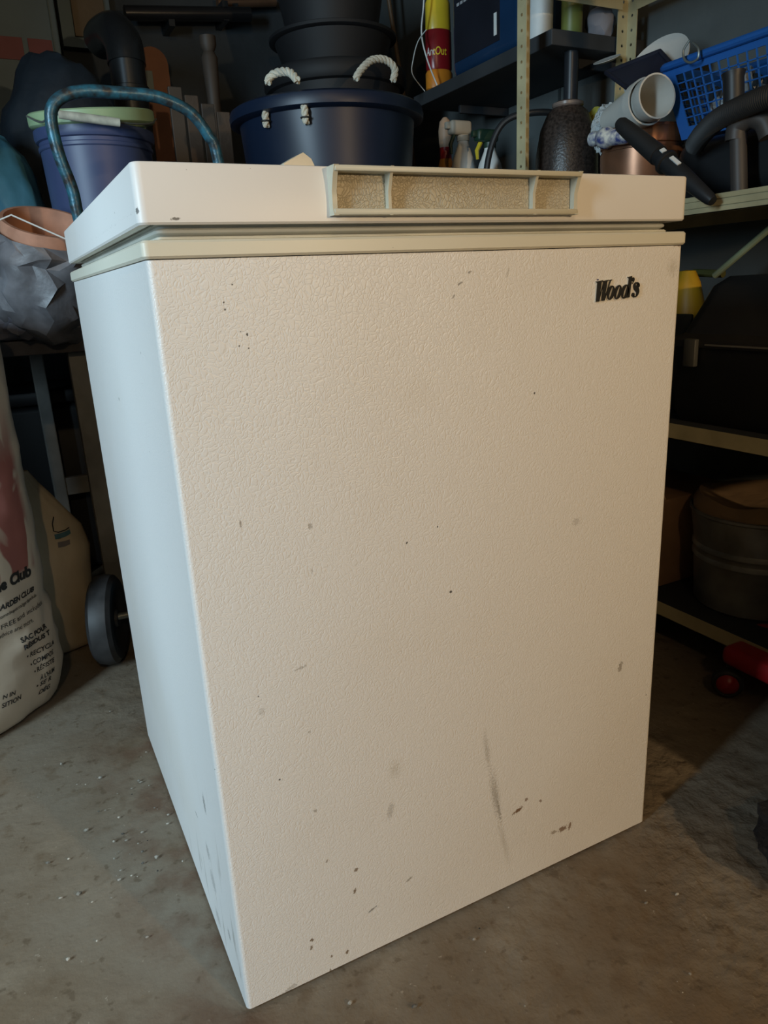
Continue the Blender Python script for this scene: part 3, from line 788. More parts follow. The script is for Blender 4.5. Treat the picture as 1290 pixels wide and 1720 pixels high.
# pale plates, dark tray
def tilted_plate(name, label, u, v, x, r, tilt, m_, sy=1.0):
    q_ = P(u, v, x=x)
    t = thing(name, label, 'plate', q_)
    A = Matrix.Translation(q_) @ Matrix.Rotation(math.radians(tilt[0]), 4, 'Y') @ Matrix.Rotation(math.radians(tilt[1]), 4, 'X')
    MB().lathe([(0, 0), (r*.55, 0), (r, r*.16), (r, r*.19), (r*.55, .004), (0, .004)], 44, A, 1, sy).build('body', m_, t)
    return t
chw = mat('chalk_white', (.56, .56, .53), .5, var=.06)
tilted_plate('white_plate', 'large white plate tilted behind the blue basket rim', 1106, 118, 1.26, .075, (-58, 8), chw)
tilted_plate('saucer', 'small white saucer edge behind the dark tray', 1020, 104, 1.29, .032, (-22, 6), chw)
tr = thing('dark_tray', 'dark navy plastic tray tilted above the white flower pots', 'tray', P(1075, 130, x=1.20))
a, b, c, d_ = P(1018, 122, x=1.22), P(1108, 86, x=1.24), P(1132, 112, x=1.225), P(1068, 158, x=1.17)
up = Vector((.012, .004, .004))
MB().loft([[a, b, c, d_], [p+up for p in (a, b, c, d_)]]).build('plate', mat('navy_black', (.018, .02, .035), .45), tr, smooth=False)
mb = MB()
for p, q2 in ((a, b), (b, c), (c, d_), (d_, a)): mb.tube([p, q2], .005, 8)
mb.build('rim', mat('navy_black', (.018,)*3), tr)

# ---- shelf b: black tool case, yellow level, strap
zc_ = SHZ[1]+.0005
tcse = thing('tool_case', 'large black plastic tool case on the middle shelf', 'case', (1.17, .14, zc_))
cb = MB(); 
def rr3(x0, y0, x1, y1, r, z): return ringz(x0, y0, x1, y1, r, z, 5)
cb.loft([rr3(1.07, -.08, 1.32, .405, .02, zc_), rr3(1.062, -.09, 1.33, .415, .02, zc_+.02), rr3(1.055, -.09, 1.33, .42, .02, zc_+.145)])
cb.build('base', black_pl, tcse)
lm_ = mat('charcoal_plastic', (.035, .034, .032), .5)
MB().loft([rr3(1.05, -.09, 1.335, .426, .02, zc_+.146), rr3(1.05, -.09, 1.335, .426, .02, zc_+.158), rr3(1.066, -.08, 1.33, .408, .03, zc_+.17), rr3(1.085, -.07, 1.32, .372, .04, zc_+.255), rr3(1.10, -.06, 1.31, .35, .04, zc_+.272)]).build('lid', lm_, tcse)
MB().box((1.040, .345, zc_+.11), (1.052, .372, zc_+.162), .003).build('latch', mat('grey_latch', (.10, .10, .09), .4), tcse)
MB().box((1.0475, -.085, zc_+.150), (1.0505, .33, zc_+.153)).build('seam_line', mat('pale_seam', (.20, .19, .17), .5), tcse, smooth=False)
yl_ = thing('yellow_bottle', 'yellow plastic bottle squeezed between the freezer and the black case', 'bottle', (1.20, .54, zc_))
A = Matrix.Translation((1.20, .515, zc_))
MB().lathe([(.045, 0), (.05, .006), (.05, .17), (.043, .215), (.030, .262), (.018, .285), (0, .287)], 32, A, .8, 1.0).build('body', mat('amber_yellow_plastic', (.62, .36, .02), .4), yl_)
MB().box((1.152, .455, zc_), (1.16, .50, zc_+.20), .003).build('dark_label', mat('dark_olive', (.03, .03, .02), .5), yl_)
a, b = P(1210, 455, x=1.24), P(1300, 378, x=1.24)
b_end = a+(b-a)*1.06
tag(MB().tube([a-(b-a)*.12, b_end], .0065, 10).build('garden_cane', mat('pale_green_cane', (.30, .34, .20), .6)), 'pale green cane rising diagonally behind the black tool case', 'cane')
a = P(1165, 458, x=1.26); b = P(1215, 460, x=1.26)
tag(MB().tube([a, b], .008, 10).build('olive_stick', mat('olive_stick', (.12, .12, .03), .7)), 'short olive green stick behind the yellow bottle', 'stick')

# ---- shelf c: galvanised bucket, carton
zd_ = SHZ[0]+.0005
galv = mat('galvanised_zinc', (.30, .30, .28), .42, .55, var=.25, scale=9)
bc = (1.195, .285)
bt = thing('galvanised_bucket', 'grey galvanised bucket lined with brown paper on the lowest shelf', 'bucket', (*bc, zd_))
A = Matrix.Translation((*bc, zd_))
MB().lathe([(.108, 0), (.112, .004), (.119, .098), (.122, .102), (.122, .108), (.1195, .112), (.1205, .120), (.1235, .124), (.1235, .130), (.121, .134), (.130, .196), (.133, .199), (.133, .204), (.129, .205), (.124, .19), (.105, .008), (0, .006)], 56, A).build('body', galv, bt)
pr = []
n = 56
rings = [[], [], []]
for i in range(n):
    a_ = 2*pi*i/n; wv = .003*sin(a_*3+1)+.0015*sin(a_*7)
    rings[0].append(A @ Vector((.124*cos(a_), .124*sin(a_), .16)))
    rings[1].append(A @ Vector(((.1275)*cos(a_), (.1275)*sin(a_), .214+wv)))
    rings[2].append(A @ Vector(((.117)*cos(a_), (.117)*sin(a_), .232+wv*1.3)))
mb = MB().loft(rings, False, False)
top = [A @ Vector((.06*cos(2*pi*i/n), .06*sin(2*pi*i/n), .222)) for i in range(n)]
mb.loft([rings[2], top], False, True)
mb.build('paper_liner', mat('brown_kraft_paper', (.30, .19, .10), .85, bump=.3, bscale=30), bt)
cx_ = thing('carton', 'brown cardboard carton between the freezer and the galvanised bucket', 'box', (1.2, .56, zd_))
MB().box((1.09, .435, zd_), (1.31, .66, zd_+.20), .003).build('body', mat('corrugated_card', (.30, .17, .09), .85), cx_)
a, b = Vector((1.09, .435, zd_+.2)), Vector((1.09, .655, zd_+.2))
f1 = [a, b, b+Vector((-.012, 0, .09)), a+Vector((-.012, .03, .075))]
MB().loft([f1, [p+Vector((.003, 0, .001)) for p in f1]]).build('flap', mat('corrugated_card', (.3, .17, .09)), cx_, smooth=False)

# ---- red ride-on toy on the floor
red = mat('red_toy_paint', (.32, .012, .015), .3, var=.08)
wc = P(1222, 1146, x=.99)
rad = wc.z+.0
ty = thing('toy_tricycle', 'red toy tricycle with black tyres on the dark floor by the shelving', 'toy', (wc.x+.10, wc.y-.08, 0))
def toy_wheel(c, r, ax):
    ax = Vector(ax).normalized(); A = aim(Vector(c)-ax*.011, Vector(c)+ax*.011)
    tire = MB().lathe([(r*.74, .001), (r*.82, 0), (r*.95, .002), (r, .007), (r, .015), (r*.95, .020), (r*.82, .022), (r*.74, .021)], 36, A).build('tyre', blackrub, ty)
    MB().lathe([(0, -.010), (r*.25, -.009), (r*.52, -.005), (r*.70, .001), (r*.75, .019), (r*.4, .022), (0, .022)], 32, A).build('hub', red, tire)
axw = Vector((.78, .62, 0))
toy_wheel((wc.x, wc.y, rad), rad, axw)
toy_wheel((wc.x+.19, wc.y+.14, rad), rad, axw)
toy_wheel((wc.x+.27, wc.y-.20, rad*1.2), rad*1.2, axw)
ap = Vector((wc.x, wc.y, rad)); bp_ = Vector((wc.x+.19, wc.y+.14, rad))
MB().tube([ap, bp_], .006, 10).build('axle', mat('grey_wire', (.25, .27, .25)), ty)
mid = (ap+bp_)/2
fr = Vector((wc.x+.27, wc.y-.20, .07))
MB().tube(spline([mid+Vector((0, 0, .0)), mid+Vector((.01, -.02, .055)), mid+Vector((.07, -.12, .085)), fr+Vector((-.01, .02, .12)), fr+Vector((0, 0, .0))], 8), .014, 14).build('frame', red, ty)
s0 = P(1284, 1118, x=1.02)
MB().box((s0.x-.035, s0.y-.05, s0.z-.018), (s0.x+.10, s0.y+.07, s0.z+.022), .016, 4).build('seat', red, ty)
MB().tube([mid+Vector((0, 0, .0)), Vector((s0.x+.03, s0.y+.01, s0.z-.01))], .010, 10).build('seat_post', red, ty)
MB().tube([fr+Vector((0, 0, .11)), fr+Vector((0, .01, .20))], .008, 10).build('stem', red, ty)
MB().tube([fr+Vector((-.08, -.06, .2)), fr+Vector((.08, .06, .2))], .008, 10).build('handlebar', blackrub, ty)

# ---- black bag at the right edge, close to the camera
bg_ = thing('black_bag', 'black fabric bag with a white buckle at the right edge of the picture', 'bag', (.88, -.28, 0))
nyl = mat('black_nylon', (.008, .008, .009), .8, bump=.5, bscale=90)
MB().blob((.925, -.33, .26), (.165, .15, .31), 4, .13, 2.2, 11, floor=.002, ridge=True).build('body', nyl, bg_)  # tall body out of view, sized and placed to shade the right floor
pk = MB().blob((.748, -.195, .05), (.108, .09, .058), 4, .13, 2.2, 15, floor=.002, ridge=True)
from mathutils.bvhtree import BVHTree
bv_ = BVHTree.FromPolygons(pk.v, pk.f)
pk.build('pocket', nyl, bg_)
ring_ = []
for i in range(16):
    t = 2*pi*i/16; u, v = 1291+9*cos(t), 1452+7*sin(t)
    d = (RX*((u-645)/FPX)+RY*((v-860)/FPX)+RZ).normalized()
    h_ = bv_.ray_cast(CAMC, d)
    if h_[0]: ring_.append(h_[0]-d*.001)
if len(ring_) == 16: MB().tube(ring_, .0022, 8, closed=True).build('buckle', white_pl, bg_)
# ---- unseen locker added to block the high bulb from the right floor
lk = thing('added_locker', 'added grey locker out of view, blocking bulb light from the right floor', 'locker', (.05, -1.68, 0))
lkm = mat('grey_locker_steel', (.12, .13, .13), .5)
MB().box((-.15, -1.85, 0), (.25, -1.512, 1.82), .004).build('body', lkm, lk, smooth=False)
ldr = MB().box((-.14, -1.5115, .06), (.24, -1.50, 1.79), .003).build('door', lkm, lk, smooth=False)
MB().box((.19, -1.4995, .95), (.205, -1.48, 1.07), .003).build('handle', black_pl, ldr, smooth=False)

# ------------------------------------------------------------------ workbench behind the freezer
BZ = .70
bn = thing('workbench', 'dark wooden workbench behind the freezer carrying tubs and pots', 'workbench', (.4, 1.45, 0))
dw = mat('dark_weathered_wood', (.045, .042, .045), .8, var=.3, scale=12, bump=.3)
gw = mat('grey_weathered_wood', (.20, .20, .185), .8, var=.2, scale=9)
for i in range(6):
    y0 = 1.07+i*.155
    MB().box((-.22, y0, BZ-.03), (1.0, y0+.150, BZ), .002).build('top_plank', dw, bn, smooth=False)
for (x0, x1, y0, y1, m_) in ((.008, .046, 1.095, 1.135, gw), (-.055, -.022, 1.55, 1.59, gw), (.93, .985, 1.075, 1.12, gw), (.93, .985, 1.90, 1.95, gw), (-.2, -.15, 1.90, 1.95, gw)):
    MB().box((x0, y0, 0), (x1, y1, BZ-.031), .003).build('leg', m_, bn, smooth=False)
MB().box((.047, 1.08, BZ-.11), (.929, 1.10, BZ-.032), .002).build('apron', dw, bn, smooth=False)
MB().box((-.04, 1.555, .25), (.98, 1.575, .30), .002).build('stretcher', gw, bn, smooth=False)
# blue-grey board resting on the bench end, sloping up to a wall post on the left
a = P(57, 515, y=1.04); d = Vector((-.053, 0, .032)).normalized()
b = a+d*.62
pn = Vector((d.z, 0, -d.x)).normalized()
ring = lambda c: [c+pn*.018+Vector((0, -.01, 0)), c-pn*.018+Vector((0, -.01, 0)), c-pn*.018+Vector((0, .01, 0)), c+pn*.018+Vector((0, .01, 0))]
tag(MB().loft([ring(a), ring(b)]).build('sloping_board', mat('blue_grey_paint', (.12, .16, .21), .6), smooth=False), 'blue grey board sloping up to the left beside the clay pots', 'board')
st = MB().box((b.x-.03, 1.055, 0), (b.x+.03, 1.10, 1.30), .003)
tag(st.build('timber_post', gw, smooth=False), 'upright grey timber carrying the sloping blue grey board', 'post')

tt_ = thing('added_tote', 'black tote added to darken the space under the workbench', 'tote', (.35, 1.75, 0))  # black box added to keep the space below the bench dark
MB().box((-.25, 1.62, .001), (.90, 1.93, .50), .02, 3).build('body', black_pl, tt_)
MB().box((-.26, 1.61, .502), (.91, 1.94, .54), .01, 2).build('lid', black_pl, tt_)
# hidden crate carrying the tub
cr = thing('slatted_crate', 'low wooden crate on the workbench under the navy tub', 'crate', (.69, 1.2, BZ))
wood = mat('dull_pine', (.08, .055, .038), .8, bump=.2)
for k in range(5):
    MB().box((.50+k*.08, 1.085, BZ+.135), (.57+k*.08, 1.37, BZ+.147)).build('slat', wood, cr, smooth=False)
for yy in (1.085, 1.355):
    for zz in (.001, .07):
        MB().box((.50, yy, BZ+zz), (.89, yy+.014, BZ+zz+.06)).build('slat', wood, cr, smooth=False)
for x in (.50, .872):
    for yy in (1.10, 1.337): MB().box((x, yy, BZ+.0005), (x+.018, yy+.018, BZ+.134)).build('corner_post', wood, cr, smooth=False)

# navy tub with rope handles
TC = (.694, 1.2); tz = BZ+.1475
TT = 1.187-tz
navy = mat('navy_plastic', (.006, .014, .036), .42, var=.08)
tb = thing('rope_tub', 'round navy blue plastic tub with white rope handles', 'tub', (*TC, tz))
A = Matrix.Translation((*TC, tz))
hb = TT
MB().lathe([(.185, 0), (.192, .004), (.2005, hb*.40), (.2025, hb*.50), (.2035, hb*.505), (.2045, hb*.58), (.2125, hb*.88), (.2135, hb*.90), (.228, hb*.905), (.2355, hb*.915), (.237, hb*.95), (.234, hb*.985), (.226, hb), (.218, hb), (.210, hb*.9), (.19, .01), (0, .008)], 72, A).build('body', navy, tb)
ropem = mat('white_rope', (.58, .56, .47), .9, var=.12, scale=40, bump=.3, bscale=200)
def rope(pts, r=.008, pitch=.024):
    c = spline(pts, 14); mb = MB()
    Ls = [0]
    for i in range(1, len(c)): Ls.append(Ls[-1]+(c[i]-c[i-1]).length)
    for s_ in range(3):
        pp = []; nrm = None
        for i in range(len(c)):
            t = (c[min(i+1, len(c)-1)]-c[max(i-1, 0)]).normalized()
            if nrm is None:
                u_ = Vector((0, 0, 1)) if abs(t.z) < .9 else Vector((1, 0, 0)); nrm = (u_-t*u_.dot(t)).normalized()
            nrm = (nrm-t*nrm.dot(t)).normalized(); bi = t.cross(nrm)
            a_ = 2*pi*(Ls[i]/(pitch*1.6)+s_/3)
            pp.append(c[i]+(nrm*cos(a_)+bi*sin(a_))*r*.52)
        mb.tube(pp, r*.56, 8)
    return mb
yf = 1.0
def tubpt(u, v, r):
    # point on the tub's cylinder of radius r seen at (u,v), near side
    d = RX*((u-645)/FPX)+RY*((v-860)/FPX)+RZ
    ox, oy = CAMC.x-TC[0], CAMC.y-TC[1]
    A_ = d.x*d.x+d.y*d.y; B_ = 2*(ox*d.x+oy*d.y); C_ = ox*ox+oy*oy-r*r
    D = B_*B_-4*A_*C_
    t = (-B_-sqrt(max(D, 0)))/(2*A_); return CAMC+d*t
for (u0, v0, u1, v1) in ((444, 166, 447, 213), (509, 160, 514, 207)):
    p0, p1 = tubpt(u0, v0, .226), tubpt(u1, v1, .222)
    rp = rope([p0, p0.lerp(p1, .5), p1], .0078).build('rope_end', ropem, tb)
    k1 = p0.lerp(p1, .80)
    MB().tube([k1+Vector((.0095*cos(t), .0095*sin(t), 0)) for t in [2*pi*i/14 for i in range(14)]], .0018, 6, closed=True).build('binding', blackrub, rp)
hp = [tubpt(449, 140, .214), tubpt(455, 128, .205), tubpt(470, 121, .20), tubpt(487, 122, .203), tubpt(500, 136, .214)]
rope(hp, .0085).build('rope_handle', ropem, tb)
zt_ = tz+TT
h2 = [P(597, 133, y=1.36), P(606, 118, y=1.36), P(625, 101, y=1.365), P(648, 101, y=1.37), P(663, 116, y=1.37), P(660, 136, y=1.37)]
rope(h2, .0095).build('rope_handle', ropem, tb)

# blue bin with green pail nested in it
BC = (.146, 1.215)
bi_ = thing('waste_bin', 'tall slate blue plastic bin standing behind the hand truck', 'bin', (*BC, BZ))
slate = mat('slate_blue_plastic', (.045, .065, .15), .45, var=.08)
A = Matrix.Translation((*BC, BZ))
MB().lathe([(.095, 0), (.099, .004), (.116, .395), (.121, .397), (.124, .404), (.124, .418), (.118, .420), (.112, .39), (.095, .01), (0, .008)], 56, A).build('body', slate, bi_)
MB().lathe([(.1165, .378), (.1185, .380), (.1185, .386), (.1165, .388)], 56, A).build('hoop', slate, bi_)
gpz = BZ+.36
gp_ = thing('green_pail', 'pale green pail nested in the top of the slate blue bin', 'pail', (*BC, gpz))
A = Matrix.Translation((*BC, gpz)) @ Matrix.Translation((0, 0, .08)) @ Matrix.Rotation(math.radians(7), 4, 'X') @ Matrix.Rotation(math.radians(-4), 4, 'Y') @ Matrix.Translation((0, 0, -.08))
pgm = mat('pale_green_plastic', (.30, .42, .24), .45, var=.06)
MB().lathe([(.088, 0), (.092, .003), (.106, .055), (.110, .07), (.126, .073), (.130, .077), (.130, .098), (.126, .101), (.122, .10), (.106, .07), (.088, .01), (0, .008)], 60, A).build('body', pgm, gp_)
a, b = P(98, 192, y=1.072), P(201, 206, y=1.072)
gr_ = MB().tube([a, a.lerp(b, .3), a.lerp(b, .7), b], [.0075, .0085, .0085, .0080], 16).build('bail_grip', mat('worn_white_plastic', (.66, .62, .50), .5, var=.2, scale=30), gp_)
MB().tube(spline([P(45, 195, y=1.20), P(70, 205, y=1.10), a, b, P(250, 208, y=1.12), P(262, 200, y=1.20)], 6), .002, 6).build('bail_wire', mat('grey_wire', (.25, .27, .25)), gr_)

# clay pots in a grey plastic bag
clay = mat('terracotta', (.45, .22, .14), .75, var=.18, scale=14)
pc = P(100, 400, y=1.165); pc.z = BZ
def clay_pot(label, base, tilt_dir, r, h_):
    t = thing('clay_pot', label, 'pot', base)
    A = aim(base, Vector(base)+Vector(tilt_dir))
    MB().lathe([(0, 0), (r*.62, 0), (r*.66, .003), (r*.90, h_*.76), (r*.99, h_*.77), (r*1.03, h_*.80), (r*1.03, h_*.97), (r*1.0, h_), (r*.92, h_), (r*.88, h_*.75), (r*.6, .01), (0, .01)], 48, A).build('body', clay, t)
    return t
pm1 = P(78, 372, y=1.02)           # mouth centre of the upper pot
ax = Vector((.12, -.42, .90)).normalized()
hp_ = .15
clay_pot('terracotta pot tilted forward in the grey plastic sack', pm1-ax*hp_, ax, .082, hp_)
# grey plastic sack bunched below the pot
pb_ = thing('plastic_sack', 'crumpled grey plastic sack wrapped round the terracotta pot', 'sack', (pc.x, 1.05, BZ))
sk = MB()
n = 26; rings = []
random.seed(12)
pr0 = [(-.185, .045), (-.165, .075), (-.135, .094), (-.105, .100), (-.07, .104), (-.035, .100), (-.005, .097), (.02, .094), (.036, .090)]
cen = pm1-ax*.055
e1 = Vector((1, 0, 0)); e1 = (e1-ax*e1.dot(ax)).normalized(); e2 = ax.cross(e1)
for k, (h_, r_) in enumerate(pr0):
    rg = []
    for i in range(n):
        a_ = 2*pi*(i+.5*(k % 2)+random.uniform(-.25, .25))/n
        jit = random.uniform(-.009, .009)*(.35 if k == len(pr0)-1 else 1)
        p = cen+ax*(h_+random.uniform(-.009, .009)*(k < 8))+(e1*cos(a_)+e2*sin(a_))*(r_+jit+.002)
        rg.append(p)
    rings.append(rg)
for k in range(len(rings)-1):
    for i in range(n):
        j = (i+1) % n; A0, A1, B0, B1 = rings[k][i], rings[k][j], rings[k+1][i], rings[k+1][j]
        sk.add([A0, A1, B0, B1], [(0, 1, 2), (1, 3, 2)] if k % 2 else [(0, 1, 3), (0, 3, 2)])
sk.add(rings[0], [tuple(range(n))])
bmw = bmesh.new()
for v_ in sk.v: bmw.verts.new(v_)
bmw.verts.ensure_lookup_table()
for f_ in sk.f: bmw.faces.new([bmw.verts[i] for i in f_])
bmesh.ops.remove_doubles(bmw, verts=bmw.verts, dist=1e-5)
bmesh.ops.subdivide_edges(bmw, edges=bmw.edges, cuts=1, smooth=.35, use_grid_fill=True)
bmw.verts.index_update()
sk = MB().add([v_.co.copy() for v_ in bmw.verts], [[q.index for q in f.verts] for f in bmw.faces]); bmw.free()
sk.build('film', mat('grey_plastic_film', (.15, .145, .155), .42, var=.25, scale=18, bump=.15, bscale=40), pb_, angle=28)
MB().blob((pm1.x-.06, 1.10, .755), (.09, .07, .07), 4, .25, 2.6, 21, floor=BZ+.001).build('bunched_film', mat('dark_plastic_film', (.10, .10, .12), .5, bump=.3, bscale=30), pb_)
# thin white wire across the sack
mb = MB().tube([P(-40, 386, y=.935), P(19, 361, y=.935), P(112, 402, y=.935), P(140, 416, y=.94)], .0016, 8)
tag(mb.build('white_wire', white_pl), 'thin white bent wire in front of the terracotta pot', 'wire')

# ---- hand truck
teal = mat('chipped_teal_paint', (.03, .15, .22), .35, var=.2, scale=55, col2=(.03, .03, .03), metal=.2, bump=.10, bscale=140)
ht = thing('hand_truck', 'old teal steel hand truck leaning behind the freezer', 'hand truck', (.18, .97, 0))
def yl(z): return .97-.12*(z-.1)      # lean towards the freezer
def hp3(u, v):
    # point on the leaning plane
    y = .86
    for _ in range(6): y = yl(P(u, v, y=y).z)
    return P(u, v, y=y)
L0, R0 = (.055, yl(.12), .12), (.325, yl(.12), .12)
path = [L0, (.070, yl(.5), .5), (.078, yl(.75), .75)] + [hp3(u, v) for u, v in ((136, 380), (122, 320), (100, 262), (87, 210), (88, 180), (108, 161), (145, 153), (200, 156), (250, 160), (285, 170), (322, 191), (350, 228), (366, 268))] + [(.338, yl(.80), .80), (.335, yl(.5), .5), R0]
MB().tube(spline(path, 7), .0105, 16).build('frame_tube', teal, ht)
for z in (.28, .55, .78):
    MB().tube([(.06+.02*z, yl(z), z), (.33, yl(z), z)], .008, 10).build('crossbar', teal, ht)
MB().tube([(-.035, .965, .1), (.40, .965, .1)], .008, 12).build('axle', mat('grey_wire', (.25, .27, .25)), ht)
MB().box((.05, .80, .012), (.33, .985, .017), .001).build('toe_plate', teal, ht, smooth=False)
for sx_ in (.055, .325):
    MB().box((sx_-.008, .955, .015), (sx_+.008, .99, .16), .002).build('bracket', teal, ht, smooth=False)
def truck_wheel(x, tilt=0.0):
    A = Matrix.Translation((x, .965, .100)) @ Matrix.Rotation(tilt, 4, 'Y') @ Matrix.Rotation(math.radians(-18), 4, 'Z') @ Matrix.Rotation(pi/2, 4, 'Y')
    tr_ = MB().lathe([(.058, -.018), (.072, -.026), (.088, -.025), (.097, -.017), (.100, 0), (.097, .017), (.088, .025), (.072, .026), (.058, .018)], 44, A).build('tyre', mat('dusty_tyre_rubber', (.035, .033, .033), .55, var=.3, scale=20), ht)
    MB().lathe([(0, -.022), (.018, -.024), (.022, -.014), (.05, -.012), (.0585, -.018), (.0585, .018), (.05, .012), (.022, .014), (.018, .024), (0, .022)], 32, A).build('hub', mat('dark_hub', (.04, .042, .045), .5), tr_)
truck_wheel(-.012); truck_wheel(.385)

# ------------------------------------------------------------------ paper yard-waste sacks
def superpt(a_, w_, d_, n_):
    c, s = cos(a_), sin(a_)
    return (math.copysign(abs(c)**(2/n_), c)*w_/2, math.copysign(abs(s)**(2/n_), s)*d_/2)
BW, BD, BN = .40, .28, 3.6
brot = math.radians(37)
corner = Vector((-.080, .868, 0)); ex = Vector((cos(brot), sin(brot), 0)); ey = Vector((-sin(brot), cos(brot), 0))
bctr = corner-ex*BW/2+ey*BD/2
b1 = thing('paper_sack', 'tall brown paper yard waste sack printed with black text and red flames', 'sack', bctr, brot)
def bag_scale(z):
    if z < .09: t = z/.09; return .80+.20*sqrt(max(0, 1-(1-t)**2))
    return 1.0-.02*sin((z-.09)*5)
def bag_noise(x, y, z):
    return noise.fractal(Vector((x*9, y*9, z*6)), .8, 2.0, 4)*.006+abs(noise.noise(Vector((x*14+3, y*14, z*20))))*(.010 if z < .26 else .004)
def bag_pt(a_, z, off=0.0):
    x, y = superpt(a_, BW, BD, BN); s = bag_scale(z)
    nv = Vector((x/(BW*BW), y/(BD*BD), 0)).normalized()
    p = Vector((x*s, y*s, z)); return p-nv*(bag_noise(x, y, z)-.003-off)
na = 150
rings = []
zs = [0.0005, .004, .012, .025, .04, .06, .08, .1]+[.1+.66*i/54 for i in range(1, 55)]
for z in zs: rings.append([bag_pt(2*pi*i/na, z) for i in range(na)])
rings.append([Vector((p.x*.98, p.y*.6, .765)) for p in rings[-1]])
kraft = bpy.data.materials.new('printed_kraft_paper'); kraft.use_nodes = True
nt = kraft.node_tree; N = nt.nodes; L = nt.links; b_s = N['Principled BSDF']; b_s.inputs['Roughness'].default_value = .7
tc = N.new('ShaderNodeTexCoord')
n1 = N.new('ShaderNodeTexNoise'); n1.inputs['Scale'].default_value = 9; n1.inputs['Detail'].default_value = 5; L.new(tc.outputs['Object'], n1.inputs['Vector'])
n2 = N.new('ShaderNodeTexNoise'); n2.inputs['Scale'].default_value = 11; n2.inputs['Detail'].default_value = 2; n2.inputs['Distortion'].default_value = 1.2
mpz = N.new('ShaderNodeMapping'); mpz.inputs['Scale'].default_value = (1.3, 1.3, .5); L.new(tc.outputs['Object'], mpz.inputs[0]); L.new(mpz.outputs[0], n2.inputs['Vector'])
sp2 = N.new('ShaderNodeSeparateXYZ'); L.new(tc.outputs['Object'], sp2.inputs[0])
def mrange(sock, a, b):
    r = N.new('ShaderNodeMapRange'); r.inputs[1].default_value = a; r.inputs[2].default_value = b; L.new(sock, r.inputs[0]); return r.outputs[0]
def mmul(a, b):
    x = N.new('ShaderNodeMath'); x.operation = 'MULTIPLY'; L.new(a, x.inputs[0])
    if isinstance(b, float): x.inputs[1].default_value = b
    else: L.new(b, x.inputs[1])
    return x.outputs[0]
mx = N.new('ShaderNodeMix'); mx.data_type = 'RGBA'; mx.inputs[6].default_value = (.60, .50, .385, 1); mx.inputs[7].default_value = (.50, .41, .31, 1); L.new(n1.outputs['Fac'], mx.inputs[0])
pl_z = P(30, 972, y=.80).z
red_z0 = .285
msk = mmul(mmul(mrange(sp2.outputs['Z'], red_z0, red_z0+.012), mrange(sp2.outputs['Z'], .62, .50)), mmul(mrange(sp2.outputs['X'], .155, .140), mrange(n2.outputs['Fac'], .40, .47)))
m2 = N.new('ShaderNodeMix'); m2.data_type = 'RGBA'; L.new(mx.outputs[2], m2.inputs[6]); m2.inputs[7].default_value = (.27, .05, .042, 1); L.new(mmul(msk, .85), m2.inputs[0])
L.new(m2.outputs[2], b_s.inputs['Base Color'])
bpn = N.new('ShaderNodeBump'); bpn.inputs['Strength'].default_value = .25; bpn.inputs['Distance'].default_value = .01; L.new(n1.outputs['Fac'], bpn.inputs['Height']); L.new(bpn.outputs[0], b_s.inputs['Normal'])
body = MB().loft([[p for p in r] for r in rings]).build('body', kraft, b1, world=False, angle=60)
# printing, wrapped onto the sack's face
inkm = mat('black_ink', (.02, .018, .016), .7, var=.1)
fp = bctr-ey*BD/2
def face_sz(u, v):
    d = RX*((u-645)/FPX)+RY*((v-860)/FPX)+RZ
    nrm = -ey; t = (fp-CAMC).dot(nrm)/d.dot(nrm); p = CAMC+d*t
    return (p-bctr).dot(ex), p.z
def s_to_angle(s):
    k = max(-1, min(1, s/(BW/2)))
    if abs(k) > .86:      # wrap round the corner
        k = math.copysign(.86+(abs(k)-.86)*.75, k)
    c = math.copysign(abs(k)**(BN/2), k); return -math.acos(max(-1, min(1, c)))
def print_line(pre, txt, u0, v0, u1, v1, cap_px, shear=0.0, bold=.0, name='lettering'):
    sA, zA = face_sz(u0, v0); sB, zB = face_sz(u1, v1)
    v_, f_ = text_mesh(txt, shear, bold); wv = max(q.x for q in v_)
    _, zt = face_sz(u1, v1-cap_px); hz = abs(zt-zB)/.73
    kx = (sB-sA)/wv
    if pre:
        v2, f2 = text_mesh(pre+txt, shear, bold); w2 = max(q.x for q in v2); v_, f_ = v2, f2
        x_off = w2-wv
    else: x_off = 0
    mb = MB()
    for q in range(1): pass
    vs = []
    for p in v_:
        s = sA+(p.x-x_off)*kx; z = (zA+zB)/2+(zB-zA)*((p.x-x_off)/wv-.5)*.35+p.y*hz
        s = max(-.19, min(.20, s)); vs.append(bag_pt(s_to_angle(s), max(.01, z), .0012))
    mb.add(vs, f_); mb.build(name, inkm, body, smooth=False, world=False)
print_line('The Hom', 'e Club', 2, 993, 63, 965, 19, 0, .05)
print_line('G', 'ARDEN CLUB', 0, 1027, 70, 992, 9, .25, .04)
print_line('h', 'omedepot.ca/gardenclub', 0, 1042, 74, 1000, 5.5, 0, .01)
print_line('', 'FREE and includes', 2, 1061, 85, 1013, 8.5)
print_line('', 'advice and more.', 0, 1074, 61, 1044, 8.5)
print_line('', 'SAC POUR', 37, 1080, 87, 1055, 8.5, 0, .04)
print_line('', 'RÉSIDUS T', 40, 1092, 91, 1067, 8.5, 0, .04)
print_line('', '• RECYCLA', 47, 1105, 98, 1086, 8, .25, .02)
print_line('', '• COMPOS', 52, 1119, 96, 1101, 8, .25, .02)
print_line('', '• RÉSISTE', 57, 1132, 96, 1113, 8, .25, .02)
print_line('', "À L'HUM", 69, 1143, 95, 1128, 7.5, .25, .02)
print_line('', '• SE R', 63, 1156, 90, 1143, 7.5, .25, .02)
print_line('', 'DÉG', 71, 1168, 90, 1154, 7.5, .25, .02)
print_line('', 'N IN', 1, 1172, 25, 1168, 7.5, .25, .02)
print_line('', 'SITION', 0, 1186, 38, 1176, 8, .25, .02)
